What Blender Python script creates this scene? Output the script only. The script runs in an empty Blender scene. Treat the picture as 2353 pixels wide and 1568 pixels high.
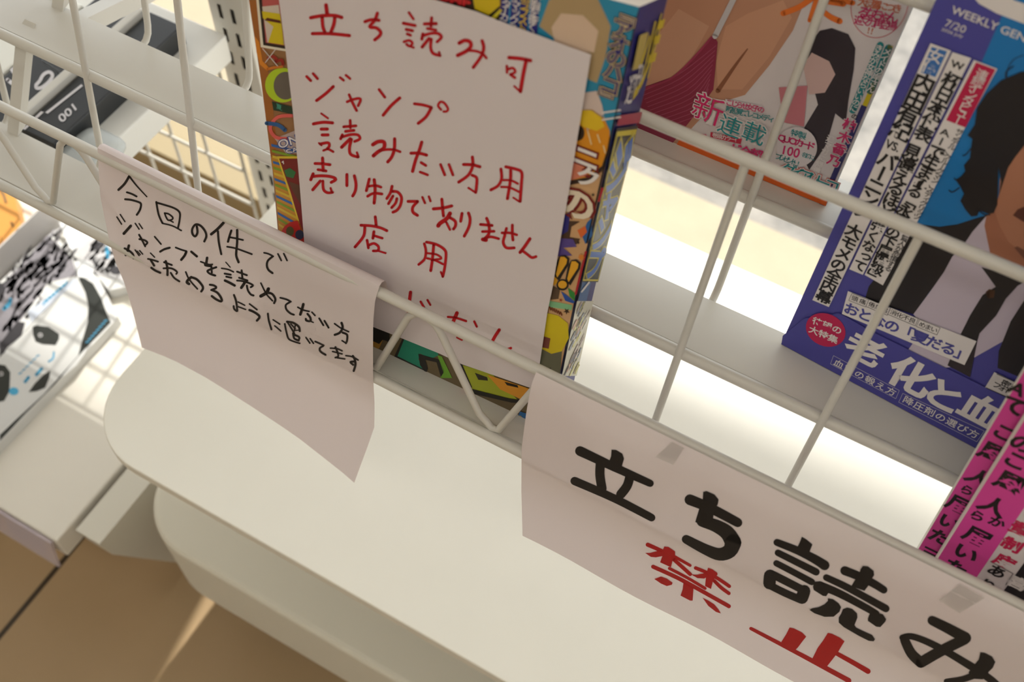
import bpy, bmesh, math, random
from mathutils import Vector, Matrix, geometry
from mathutils.bvhtree import BVHTree
random.seed(7)
scene = bpy.context.scene
C = scene.collection

# ------------------------------------------------------------------ camera
W, H, FPX = 2353, 1568, 2532.036
CAM = Vector((0, 0, 1.15))                       # eye height above the shop floor
RM = Matrix(((0.87197539, 0.48872205, 0.02845494),   # world axes -> image right
             (0.42428614, -0.72545593, -0.54193631), # world axes -> image down
             (-0.24421342, 0.48462816, -0.83993771)))# world axes -> viewing direction
cam = bpy.data.cameras.new('camera'); co = bpy.data.objects.new('camera', cam); C.objects.link(co)
r, d, f = RM[0], RM[1], RM[2]
co.matrix_world = Matrix(((r[0], -d[0], -f[0], CAM.x), (r[1], -d[1], -f[1], CAM.y), (r[2], -d[2], -f[2], CAM.z), (0, 0, 0, 1)))
cam.sensor_width = 36; cam.lens = FPX / W * 36; cam.clip_start = .01
cam.dof.use_dof = True; cam.dof.focus_distance = .60; cam.dof.aperture_fstop = 9.0
scene.camera = co
def ray(p):
    a, b = (p[0] - W / 2) / FPX, (p[1] - H / 2) / FPX
    return (RM[0] * a + RM[1] * b + RM[2]).normalized()

# ------------------------------------------------------------------ light
scene.view_settings.view_transform = 'Standard'; scene.view_settings.look = 'None'
scene.view_settings.gamma = 1; scene.view_settings.use_curve_mapping = False
scene.view_settings.exposure = -0.1
wd = bpy.data.worlds.new('sky'); scene.world = wd; wd.use_nodes = True
bg = wd.node_tree.nodes['Background']; bg.inputs[0].default_value = (.93, .97, 1, 1); bg.inputs[1].default_value = 2.55
def light(name, kind, loc, rot, energy, col=(1, 1, 1), size=1, sy=None):
    l = bpy.data.lights.new(name, kind); l.energy = energy; l.color = col
    if kind == 'AREA':
        l.shape = 'RECTANGLE'; l.size = size; l.size_y = sy or size
    if kind == 'SUN': l.angle = .02
    o = bpy.data.objects.new(name, l); C.objects.link(o); o.location = loc; o.rotation_euler = rot; return o
# high sun outside the shop front, coming in over the kerb
sv = Vector((.10, -.62, -.80))
sun = light('sun', 'SUN', (0, 3, 4), sv.to_track_quat('-Z', 'Y').to_euler(), 5.0, (1, .97, .90))
# fluorescent panels of the shop ceiling
for i, (x, y) in enumerate(((-1.4, -.7), (.3, -.7), (1.9, -.7), (-1.4, -2.3), (.3, -2.3), (1.9, -2.3))):
    light('ceiling_lamp', 'AREA', (x, y, 2.58), (0, 0, 0), 3.9, (1, .97, .93), 1.2, .3)

# ------------------------------------------------------------------ materials
def lin(h):
    v = [int(h[i:i + 2], 16) / 255 for i in (0, 2, 4)]
    return tuple(x / 12.92 if x <= .04045 else ((x + .055) / 1.055) ** 2.4 for x in v)
MATS = {}
def M(h, rough=.45, spec=.4, metal=0, trans=0, var=0):
    k = (h, rough, spec, metal, trans, var)
    if k in MATS: return MATS[k]
    m = bpy.data.materials.new('surface_' + h); m.use_nodes = True; nt = m.node_tree; b = nt.nodes['Principled BSDF']
    b.inputs['Base Color'].default_value = (*lin(h), 1); b.inputs['Roughness'].default_value = rough
    b.inputs['Specular IOR Level'].default_value = spec; b.inputs['Metallic'].default_value = metal
    if var:
        n = nt.nodes.new('ShaderNodeTexNoise'); n.inputs['Scale'].default_value = 26; n.inputs['Detail'].default_value = 5
        tc = nt.nodes.new('ShaderNodeTexCoord'); nt.links.new(tc.outputs['Object'], n.inputs['Vector'])
        mx = nt.nodes.new('ShaderNodeMix'); mx.data_type = 'RGBA'; c = lin(h)
        mx.inputs[6].default_value = (*[x * (1 - var) for x in c], 1); mx.inputs[7].default_value = (*[min(1, x * (1 + var)) for x in c], 1)
        nt.links.new(n.outputs['Fac'], mx.inputs[0]); nt.links.new(mx.outputs[2], b.inputs['Base Color'])
    if trans:
        t = nt.nodes.new('ShaderNodeBsdfTranslucent'); t.inputs[0].default_value = (*lin(h), 1)
        ms = nt.nodes.new('ShaderNodeMixShader'); ms.inputs[0].default_value = trans
        nt.links.new(b.outputs[0], ms.inputs[1]); nt.links.new(t.outputs[0], ms.inputs[2])
        nt.links.new(ms.outputs[0], nt.nodes['Material Output'].inputs[0])
    MATS[k] = m; return m
def clear(name, tint, amount, rough=.15):
    m = bpy.data.materials.new(name); m.use_nodes = True; nt = m.node_tree; b = nt.nodes['Principled BSDF']
    b.inputs['Base Color'].default_value = (*lin(tint), 1); b.inputs['Roughness'].default_value = rough
    t = nt.nodes.new('ShaderNodeBsdfTransparent'); ms = nt.nodes.new('ShaderNodeMixShader'); ms.inputs[0].default_value = amount
    nt.links.new(t.outputs[0], ms.inputs[1]); nt.links.new(b.outputs[0], ms.inputs[2]); nt.links.new(ms.outputs[0], nt.nodes['Material Output'].inputs[0])
    return m
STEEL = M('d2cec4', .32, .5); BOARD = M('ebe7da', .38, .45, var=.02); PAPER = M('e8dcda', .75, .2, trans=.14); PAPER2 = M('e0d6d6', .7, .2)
PAGES = M('ece6dc', .9, .1); SLOT_SHADE = M('4a4a40', .8, .1)

# ------------------------------------------------------------------ object helpers
def empty(name, loc):
    o = bpy.data.objects.new(name, None); o.empty_display_size = .02; C.objects.link(o); o.location = loc; WL[o.name] = Vector(loc); return o
def tag(o, label=None, cat=None, group=None, kind=None):
    for k, v in (('label', label), ('category', cat), ('group', group), ('kind', kind)):
        if v: o[k] = v
    return o
class MB:
    def __init__(s): s.v = []; s.f = []; s.i = []; s.m = []; s.sm = []
    def mi(s, m):
        if m not in s.m: s.m.append(m)
        return s.m.index(m)
    def add(s, vs, fs, m, smooth=False):
        b = len(s.v); s.v += [Vector(v) for v in vs]; k = s.mi(m)
        for f_ in fs: s.f.append([b + j for j in f_]); s.i.append(k); s.sm.append(smooth)
    def box(s, a, b, m, bev=0):
        bm = bmesh.new(); bmesh.ops.create_cube(bm, size=1)
        for v in bm.verts: v.co = Vector([a[k] + (v.co[k] + .5) * (b[k] - a[k]) for k in range(3)])
        if bev: bmesh.ops.bevel(bm, geom=bm.edges[:], offset=bev, segments=2, affect='EDGES', profile=.5)
        bm.verts.index_update(); s.add([v.co for v in bm.verts], [[v.index for v in f_.verts] for f_ in bm.faces], m); bm.free()
    def tube(s, pts, rad, m, n=10, cap=True):
        pts = [Vector(p) for p in pts]; rings = []; up = None
        for k, p in enumerate(pts):
            t = (pts[min(k + 1, len(pts) - 1)] - pts[max(k - 1, 0)]).normalized()
            if up is None: up = t.orthogonal().normalized()
            a = (up - t * up.dot(t)).normalized(); up = a; b = t.cross(a)
            rings.append([p + (a * math.cos(q) + b * math.sin(q)) * rad for q in [2 * math.pi * j / n for j in range(n)]])
        vs = [v for r_ in rings for v in r_]
        fs = [[k * n + j, k * n + (j + 1) % n, (k + 1) * n + (j + 1) % n, (k + 1) * n + j] for k in range(len(pts) - 1) for j in range(n)]
        s.add(vs, fs, m, True)
        if cap: s.add(vs, [list(range(n))[::-1], [(len(pts) - 1) * n + j for j in range(n)]], m)
    def prism(s, poly, off, m, mside=None, mback=None):
        n = len(poly); off = Vector(off); vs = [Vector(p) for p in poly] + [Vector(p) + off for p in poly]
        s.add(vs, [list(range(n))], m); s.add(vs, [list(range(2 * n - 1, n - 1, -1))], mback or m)
        s.add(vs, [[j, n + j, n + (j + 1) % n, (j + 1) % n] for j in range(n)], mside or m)
    def build(s, name, parent=None):
        if parent: w = WL[parent.name]
        else:
            lo = [min(v[k] for v in s.v) for k in range(3)]; hi = [max(v[k] for v in s.v) for k in range(3)]
            w = Vector(((lo[0] + hi[0]) / 2, (lo[1] + hi[1]) / 2, lo[2]))
        me = bpy.data.meshes.new(name); me.from_pydata([tuple(v - w) for v in s.v], [], s.f)
        for m in s.m: me.materials.append(m)
        me.polygons.foreach_set('material_index', s.i); me.polygons.foreach_set('use_smooth', s.sm); me.update()
        o = bpy.data.objects.new(name, me); C.objects.link(o); WL[o.name] = w
        if parent: o.parent = parent
        else: o.location = w
        return o
WL = {}

# ------------------------------------------------------------------ printing on surfaces
LAYER = .00011
class Plane:
    def __init__(s, o, u, v, n):
        s.o = Vector(o); s.u = Vector(u).normalized(); s.v = Vector(v); s.v = (s.v - s.u * s.v.dot(s.u)).normalized(); s.n = s.u.cross(s.v).normalized()
        if s.n.dot(CAM - s.o) < 0: s.n = -s.n
    def uv(s, p):
        d_ = ray(p); k = (s.o - CAM).dot(s.n) / d_.dot(s.n); q = CAM + d_ * k - s.o; return Vector((q.dot(s.u), q.dot(s.v)))
    def at(s, uv, layer=0): return s.o + s.u * uv[0] + s.v * uv[1] + s.n * (layer * LAYER)
    def px(s, p, layer=0): return s.at(s.uv(p), layer)
class Curved:
    def __init__(s, verts, faces): s.t = BVHTree.FromPolygons([tuple(v) for v in verts], faces)
    def px(s, p, layer=0):
        h, n, i, dd = s.t.ray_cast(CAM, ray(p))
        if h is None: h, n, i, dd = s.t.find_nearest(CAM + ray(p) * .62)
        if n.dot(CAM - h) < 0: n = -n
        return h + n * (layer * LAYER)
def smooth_pts(pts, k=4):
    if len(pts) < 3: return [tuple(pts[0]), tuple((a + b) / 2 for a, b in zip(pts[0], pts[-1])), tuple(pts[-1])]
    out = []; P = [pts[0]] + list(pts) + [pts[-1]]
    for i in range(1, len(P) - 2):
        p0, p1, p2, p3 = P[i - 1:i + 3]
        for j in range(k):
            t = j / k
            out.append(tuple(.5 * (2 * b + (c - a) * t + (2 * a - 5 * b + 4 * c - e) * t * t + (3 * b - a - 3 * c + e) * t ** 3) for a, b, c, e in zip(p0, p1, p2, p3)))
    return out + [tuple(pts[-1])]
def poly(mb, S, pts, m, layer=1): mb.add([S.px(p, layer) for p in pts], [list(range(len(pts)))], m)
def ell(c, rx, ry, ang=0, n=28):
    a = math.radians(ang); return [(c[0] + rx * math.cos(t) * math.cos(a) - ry * math.sin(t) * math.sin(a), c[1] + rx * math.cos(t) * math.sin(a) + ry * math.sin(t) * math.cos(a)) for t in [2 * math.pi * j / n for j in range(n)]]
def stroke(mb, S, pts, w, m, layer=1, sm=True, closed=False):
    w0, w1 = (w, w) if not isinstance(w, (tuple, list)) else w
    P = smooth_pts(pts) if sm else list(pts)
    if closed: P = P + [P[0]]
    n = len(P); Ls = []; Rs = []
    for i, p in enumerate(P):
        a = P[max(i - 1, 0)]; b = P[min(i + 1, n - 1)]; dx, dy = b[0] - a[0], b[1] - a[1]; l = math.hypot(dx, dy) or 1
        hw = (w0 + (w1 - w0) * i / (n - 1)) / 2; nx, ny = -dy / l * hw, dx / l * hw
        Ls.append((p[0] + nx, p[1] + ny)); Rs.append((p[0] - nx, p[1] - ny))
    vs = [S.px(p, layer) for p in Ls] + [S.px(p, layer) for p in Rs]
    mb.add(vs, [[i, i + 1, n + i + 1, n + i] for i in range(n - 1)], m)
    if not closed:
        ends = [0, n - 1] + ([] if sm else list(range(1, n - 1)))
        for i in ends:
            hw = (w0 + (w1 - w0) * i / (n - 1)) / 2
            mb.add([S.px(q, layer) for q in ell(P[i], hw, hw, 0, 12)], [list(range(12))], m)
def frame_line(mb, S, pts, w, m, layer=1): 
    for a, b in zip(pts, pts[1:] + pts[:1]): stroke(mb, S, [a, b], w, m, layer)
GL = {}
def glyph(s, off=0.0):
    k = (s, round(off, 4))
    if k not in GL:
        cu = bpy.data.curves.new('glyph', 'FONT'); cu.body = s; cu.size = 1; cu.offset = off; cu.fill_mode = 'BOTH'; cu.resolution_u = 3
        o = bpy.data.objects.new('glyph', cu); C.objects.link(o); dg = bpy.context.evaluated_depsgraph_get()
        me = bpy.data.meshes.new_from_object(o.evaluated_get(dg)); bpy.data.objects.remove(o); bpy.data.curves.remove(cu)
        GL[k] = ([(v.co.x, v.co.y) for v in me.vertices], [list(p.vertices) for p in me.polygons]); bpy.data.meshes.remove(me)
    return GL[k]
ROT = 'ー「」『』―'
SMALL = 'ッャュョィェァォっゃゅょ'
def cell(mb, S, ch, c, R, D, m, layer, off, vert=False):
    """one glyph centred on uv c; R right and D down half-vectors of its em box (in the plane)"""
    vs, fs = glyph(ch, off)
    if not vs: return
    out = []
    for x, y in vs:
        a, b = (x - .5) * 2, -(y - .38) * 2
        if vert and ch in ROT: a, b = -b, a
        if vert and ch in SMALL: a += .2; b -= .2
        q = c + R * a + D * b; out.append(S.at(q, layer))
    mb.add(out, fs, m)
def vt(mb, S, s, p0, p1, mm, m, layer=2, off=.015, wide=1.0):
    a, b = S.uv(p0), S.uv(p1); n = len(s); h = mm / 2000; dn = (b - a).normalized() if n > 1 else Vector((0, -1)); rt = Vector((-dn.y, dn.x))
    for i, ch in enumerate(s):
        if ch != ' ': cell(mb, S, ch, a.lerp(b, i / max(1, n - 1)), rt * h * wide, dn * h, m, layer, off, True)
def ht(mb, S, s, p0, p1, mm, m, layer=2, off=.015, tall=1.0):
    a, b = S.uv(p0), S.uv(p1); n = len(s); h = mm / 2000; rt = (b - a).normalized() if n > 1 else Vector((1, 0)); dn = Vector((rt.y, -rt.x))
    for i, ch in enumerate(s):
        if ch != ' ': cell(mb, S, ch, a.lerp(b, i / max(1, n - 1)), rt * h, dn * h * tall, m, layer, off)
def lt(mb, S, s, quad, m, layer=2, off=0.0):
    """a Latin word whose bounding box fills the pixel quad TL, TR, BR, BL"""
    vs, fs = glyph(s, off); xs = [v[0] for v in vs]; ys = [v[1] for v in vs]; x0, x1, y0, y1 = min(xs), max(xs), min(ys), max(ys)
    q = [S.uv(p) for p in quad]; out = []
    for x, y in vs:
        a, b = (x - x0) / (x1 - x0), (y1 - y) / (y1 - y0)
        out.append(S.at(q[0].lerp(q[1], a).lerp(q[3].lerp(q[2], a), b), layer))
    mb.add(out, fs, m)

# ------------------------------------------------------------------ the rack's cross-section (metres, world)
EZ = 1.15
TILT = math.radians(11.2374); cT, sT = math.cos(TILT), math.sin(TILT)
def J(i): return Vector((0, .265 + .0659 * (i - 1), .622 + .0527 * (i - 1)))       # standing line of row i
SV, TV = Vector((0, cT, -sT)), Vector((0, sT, cT))                                  # along a tray (backwards), up a fence
def RP(i, x, s, t): return J(i) + Vector((x, 0, 0)) + SV * s + TV * t

# ------------------------------------------------------------------ setting
def mat_floor():
    m = bpy.data.materials.new('floor_tile'); m.use_nodes = True; nt = m.node_tree; b = nt.nodes['Principled BSDF']
    tc = nt.nodes.new('ShaderNodeTexCoord'); mp = nt.nodes.new('ShaderNodeMapping'); mp.inputs['Location'].default_value = (.617, .09, 0)
    br = nt.nodes.new('ShaderNodeTexBrick'); br.offset = 0; br.inputs['Scale'].default_value = 1; br.inputs['Brick Width'].default_value = .45; br.inputs['Row Height'].default_value = .45
    br.inputs['Mortar Size'].default_value = .0032; br.inputs['Mortar Smooth'].default_value = .2
    no = nt.nodes.new('ShaderNodeTexNoise'); no.inputs['Scale'].default_value = 5; no.inputs['Detail'].default_value = 6
    mx = nt.nodes.new('ShaderNodeMix'); mx.data_type = 'RGBA'; mx.inputs[6].default_value = (*lin('a08864'), 1); mx.inputs[7].default_value = (*lin('b89c78'), 1)
    nt.links.new(tc.outputs['Object'], mp.inputs[0]); nt.links.new(mp.outputs[0], br.inputs[0]); nt.links.new(tc.outputs['Object'], no.inputs['Vector'])
    nt.links.new(no.outputs['Fac'], mx.inputs[0]); nt.links.new(mx.outputs[2], br.inputs['Color1']); nt.links.new(mx.outputs[2], br.inputs['Color2'])
    br.inputs['Mortar'].default_value = (*lin('3a2f22'), 1); nt.links.new(br.outputs[0], b.inputs['Base Color']); b.inputs['Roughness'].default_value = .35
    return m
def structure(name, a, b, m):
    mb = MB(); mb.box(a, b, m); return tag(mb.build(name), kind='structure')
structure('floor', (-3, -3.2, -.1), (3, .66, 0), mat_floor())
WALL = M('e4e0d6', .7, .2)
structure('wall_left', (-3.1, -3.2, 0), (-3, .72, 2.65), WALL); structure('wall_right', (3, -3.2, 0), (3.1, .72, 2.65), WALL)
structure('wall_back', (-3, -3.3, 0), (3, -3.2, 2.65), WALL); structure('ceiling', (-3.1, -3.3, 2.65), (3.1, .74, 2.75), M('f0eee8', .8, .1))
structure('trim_1', (-3, .64, 0), (3, .70, .08), M('a89878', .6, .3))              # kerb under the shop window
structure('added_sun_blocker', (-3.5, .74, 2.67), (3.5, 2.19, 2.8), M('c8c4bc', .8, .1))  # unseen overhang added to keep direct sun off the front of the bench
def mat_ground():
    m = bpy.data.materials.new('pavement'); m.use_nodes = True; nt = m.node_tree; b = nt.nodes['Principled BSDF']
    tc = nt.nodes.new('ShaderNodeTexCoord'); no = nt.nodes.new('ShaderNodeTexNoise'); no.inputs['Scale'].default_value = 9; no.inputs['Detail'].default_value = 8; no.inputs['Roughness'].default_value = .7
    cr = nt.nodes.new('ShaderNodeValToRGB'); cr.color_ramp.elements[0].position = .35; cr.color_ramp.elements[0].color = (*lin('6e6c6a'), 1); cr.color_ramp.elements[1].position = .65; cr.color_ramp.elements[1].color = (*lin('a8a29a'), 1)
    nt.links.new(tc.outputs['Object'], no.inputs['Vector']); nt.links.new(no.outputs['Fac'], cr.inputs[0]); nt.links.new(cr.outputs[0], b.inputs['Base Color']); b.inputs['Roughness'].default_value = .9
    return m
mb = MB(); mb.box((-6, .70, -.12), (6, 8, -.02), mat_ground()); tag(mb.build('pavement'), kind='structure')
mb = MB(); mb.box((-3, .70, -.02), (3, .99, .006), M('b5a990', .8, .2, var=.1)); tag(mb.build('trim_2'), kind='structure')   # concrete strip outside the glass
wm = MB(); wm.box((-3, .668, .08), (3, .674, 2.65), clear('window_glass', 'ffffff', .06, .03)); win = tag(wm.build('window_1'), kind='structure')
for x in (-1.9, .95, 2.6):
    fm = MB(); fm.box((x, .655, .08), (x + .04, .69, 2.65), M('8a8a88', .4, .5, .6)); fm.build('window_frame', win)

# ------------------------------------------------------------------ magazine rack
rack = tag(empty('magazine_rack', (0, .40, 0)), 'white steel magazine rack of stepped trays, wire fences and a wide bench board', 'magazine rack')
X0, X1 = -.60, .66
def tray(i):
    mb = MB()
    P = lambda x, s, t: RP(i, x, s, t)
    prof = [(-.0172, 0), (.0227, 0), (.0227, -.0016), (-.0165, -.0016), (-.0172, -.0012)]
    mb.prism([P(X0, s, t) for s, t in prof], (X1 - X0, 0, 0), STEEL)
    o = mb.build('display_tray', rack)
    lp = MB(); pr = []
    for k in range(14):
        q = 2 * math.pi * k / 14; pr.append((-.0212 + .0032 * math.cos(q), -.0012 + .0034 * math.sin(q)))
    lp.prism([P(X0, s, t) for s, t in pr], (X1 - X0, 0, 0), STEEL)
    for f_ in range(len(lp.sm)): lp.sm[f_] = len(lp.f[f_]) == 4
    lp.build('rolled_lip', o)
    return o
for i in (1, 2, 3): tray(i)
WX = [-.4465 + .0773 * k for k in range(-1, 14)]
def fence(i):
    """tall wire fence rising from the back edge of tray i"""
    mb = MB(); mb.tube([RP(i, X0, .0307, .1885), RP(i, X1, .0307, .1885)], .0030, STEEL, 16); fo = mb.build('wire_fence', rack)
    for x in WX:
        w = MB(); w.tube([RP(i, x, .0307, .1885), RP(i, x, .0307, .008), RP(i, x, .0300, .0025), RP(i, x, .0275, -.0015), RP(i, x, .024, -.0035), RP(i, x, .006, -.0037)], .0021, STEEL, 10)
        w.build('upright_wire', fo)
for i in (1, 2, 3): fence(i)
# low front fence with its zigzag wire
mb = MB(); FS, FT = -.0221, .0666
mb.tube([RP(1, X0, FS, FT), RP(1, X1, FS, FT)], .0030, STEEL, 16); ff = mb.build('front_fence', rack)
z = MB(); pts = []; ZS = -.0185
for k in range(-2, 14):
    a = -.4145 + .0773 * k
    for dx, t in ((-.0330, .0080), (-.0290, .0044), (-.0245, .0062), (-.0075, .0555), (-.003, .0610), (.003, .0622), (.0085, .0595), (.0115, .0560), (.0400, .0110)):
        pts.append(RP(1, a + dx, ZS, max(.0023, t - .002) if t < .012 else t - .0005))
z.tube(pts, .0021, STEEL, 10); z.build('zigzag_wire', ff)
# bench board with rounded corner
def rounded(x0, y0, x1, y1, rad, zt, n=14):
    P = [(x1, y1), (x0, y1)] + [(x0 + rad - rad * math.cos(q), y0 + rad - rad * math.sin(q)) for q in [math.pi / 2 * k / n for k in range(n + 1)]] + [(x1, y0)]
    return [Vector((x, y, zt)) for x, y in P]
def board(name, poly_, h, m, bev, parent):
    bm = bmesh.new(); vs = [bm.verts.new(p) for p in poly_]; lo = [bm.verts.new(p - Vector((0, 0, h))) for p in poly_]; n = len(vs)
    bm.faces.new(vs); bm.faces.new(lo[::-1])
    for j in range(n): bm.faces.new((vs[j], lo[j], lo[(j + 1) % n], vs[(j + 1) % n]))
    bmesh.ops.recalc_face_normals(bm, faces=bm.faces[:])
    es = [e for e in bm.edges if abs(e.verts[0].co.z - e.verts[1].co.z) < 1e-6 and e.verts[0].co.z > poly_[0].z - 1e-5]
    bmesh.ops.bevel(bm, geom=es, offset=bev, segments=3, affect='EDGES', profile=.5)
    bm.verts.index_update(); mb = MB(); mb.add([v.co.copy() for v in bm.verts], [[v.index for v in f_.verts] for f_ in bm.faces], m); bm.free(); return mb.build(name, parent)
board('bench_board', rounded(-.4495, .1835, X1, .572, .058, EZ - .72), .010, BOARD, .0012, rack)
deck = board('base_deck', rounded(-.464, .186, X1, .56, .062, EZ - .90), .105, M('dedacb', .45, .4), .006, rack)
mb = MB(); mb.box((-.40, .22, 0), (X1, .55, EZ - 1.005), M('8c887c', .6, .3)); mb.build('plinth', rack)
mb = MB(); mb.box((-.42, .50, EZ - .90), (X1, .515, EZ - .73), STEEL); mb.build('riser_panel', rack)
for x in (-.509, .60):                                                      # side arms that carry the trays
    mb = MB()
    for i in (1, 2):
        a, b = RP(i + 1, x, -.012, -.003), RP(i, x, .0180, .000)
        w = Vector((.009, 0, 0)); dv = Vector((0, .009, .003))
        mb.prism([a - w / 2, a - w / 2 + dv, b - w / 2 + dv, b - w / 2], w, STEEL)
    mb.build('side_arm', rack)
for x in (-.5045, .60):
    mb = MB(); w = Vector((.010, 0, 0))
    for i, zz in ((2, .627), (3, .66)):
        a = RP(i, x, .012, -.004); b = Vector((x, .50, zz)); dz = Vector((0, 0, -.012))
        mb.prism([a, b, b + dz, a + dz], w, STEEL)
    mb.build('support_arm', rack)

# ------------------------------------------------------------------ neighbouring gondola shelf
gon = tag(empty('gondola_shelf', (-1.05, .40, 0)), 'white gondola shelving bay at left of the magazine rack, with mesh back', 'shelf')
GX = -.527
mb = MB(); mb.box((-1.7, .150, EZ - .985), (GX, .50, EZ - .95), M('e6e1d6', .4, .4, var=.02), .002); bs = mb.build('base_shelf', gon)
mb = MB(); mb.prism([Vector((GX - .004, y, z_)) for y, z_ in ((.149, EZ - .951), (.1462, EZ - .951), (.1385, EZ - .992), (.1410, EZ - .9925))], (-1.1, 0, 0), clear('price_rail_plastic', 'd8ccd4', .55, .2)); pr_ = mb.build('price_rail', bs)
mb = MB()
for k in range(9):
    x = GX - .018 - k * .055; q = [Vector((x, .1468, EZ - .956)), Vector((x - .045, .1468, EZ - .956)), Vector((x - .045, .1412, EZ - .988)), Vector((x, .1412, EZ - .988))]
    mb.prism(q, (0, .0012, 0), M('d9c6cf' if k % 2 else 'cfc4cc', .6, .2))
mb.build('price_label', pr_)
mb = MB(); mb.box((-1.7, .302, EZ - .650), (GX + .0015, .50, EZ - .6226), M('eceae2', .3, .5), .0015); up = mb.build('upper_shelf', gon)
mb = MB(); mb.box((-.586, .302, EZ - .622), (-.579, .47, EZ - .598), STEEL, .001); mb.build('shelf_divider', up)
mb = MB(); mb.box((-.7705, .20, EZ - .95), (-.7685, .49, EZ - .905), M('c9c4c0', .4, .4)); mb.build('shelf_divider', bs)
mb = MB(); fx = [Vector((0, .168, EZ - .952)), Vector((0, .49, EZ - .952)), Vector((0, .49, 0)), Vector((0, .235, 0)), Vector((0, .172, EZ - .985))]
mb.prism([p + Vector((-.521, 0, 0)) for p in fx], (.028, 0, 0), M('d9d5c8', .45, .4)); mb.build('base_foot', gon)
# slotted upright
mb = MB(); ux0, ux1, uy = -.5480, -.5140, .512
cols = [ux0, -.5405, -.5365, -.5275, -.5235, ux1]; zs = [0.0]; kz = .03
while kz < 1.5: zs += [kz, kz + .0145]; kz += .025
zs.append(1.52)
vs = [Vector((x, uy, z_)) for z_ in zs for x in cols]; fs = []
for a in range(len(zs) - 1):
    for b in range(5):
        if a % 2 == 1 and b in (1, 3): continue
        k = a * 6 + b; fs.append([k, k + 1, k + 7, k + 6])
mb.add(vs, fs, STEEL); mb.box((ux0 - .0015, uy, 0), (ux0, uy + .03, 1.52), STEEL); mb.box((ux1, uy, 0), (ux1 + .0015, uy + .03, 1.52), STEEL); mb.box((ux0, uy + .028, 0), (ux1, uy + .03, 1.52), SLOT_SHADE)  # back plate coloured dark to stand in for shade inside the slots
mb.build('slotted_upright', gon)
# wire mesh back panel
mb = MB(); mx = [-.5505 - .0435 * k for k in range(26)]
for x in mx: mb.tube([(x, .505, .06), (x, .505, .50)], .0016, STEEL, 8)
for k in range(9): mb.tube([(-1.66, .502, .0975 + .05 * k), (-.5485, .502, .0975 + .05 * k)], .0018, STEEL, 8)
mb.build('mesh_panel', gon)

# ------------------------------------------------------------------ products on the gondola
BLK = M('26282a', .35, .5); SIL = M('d8d4d6', .35, .5)
def shelf_plane(z_): return Plane((0, 0, z_), (1, 0, 0), (0, 1, 0), (0, 0, 1))
SP = shelf_plane(EZ - .6030)
mb = MB(); mb.box((-.6245, .318, EZ - .6222), (-.5885, .470, EZ - .6032), BLK, .001)
lt(mb, SP, '5', [(20, 163), (47, 141), (71, 206), (45, 200)], SIL, 2, .05)
stroke(mb, SP, [(92, 186), (100, 172), (113, 166), (121, 174), (113, 188), (97, 201), (85, 203), (83, 196)], 8, SIL, 2, True, True)
stroke(mb, SP, [(18, 184), (28, 192), (40, 199)], 9, SIL, 2)
for k in range(9): stroke(mb, SP, [(98 + k * 4.6, 140 + k * 3.0), (100 + k * 4.6, 143 + k * 3.0)], 4, M('8f9294', .4, .4), 2)
tag(mb.build('product_pack'), 'black flat pack with large silver numerals lying left of the white divider', 'product pack', 'black packs on the upper shelf')
mb = MB(); mb.box((-.5775, .328, EZ - .6222), (-.5455, .475, EZ - .6032), BLK, .001)
poly(mb, SP, [SPp for SPp in ((110, 262), (191, 198), (187, 194), (104, 259))], SIL, 2)
poly(mb, SP, [(101, 258), (58, 299), (52, 297), (94, 256)], SIL, 2)
lt(mb, SP, '001', [(131, 269), (167, 238), (177, 252), (143, 284)], SIL, 2, .02)
tag(mb.build('product_pack'), 'black flat pack with a silver stripe and the digits 001, right of the divider', 'product pack', 'black packs on the upper shelf')
mb = MB(); mb.box((-.680, .300, EZ - .6222), (-.628, .455, EZ - .6040), M('efeee4', .5, .3), .002)
tag(mb.build('white_carton'), 'plain white carton lying at left of the black pack with numerals', 'box')
bm = bmesh.new(); bmesh.ops.create_uvsphere(bm, u_segments=24, v_segments=12, radius=1)
mb = MB(); mb.add([Vector((-.527 + .020 * math.copysign(abs(v.co.x) ** .45, v.co.x), .334 + .031 * math.copysign(abs(v.co.y) ** .45, v.co.y), EZ - .6222 + .0065 + .0064 * v.co.z)) for v in bm.verts], [[v.index for v in f_.verts] for f_ in bm.faces], clear('clear_film', 'cfd4d2', .55, .18), True); bm.free()
tag(mb.build('plastic_bag'), 'small clear plastic pouch lying on the white shelf beside the black pack with 001', 'bag')
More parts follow.
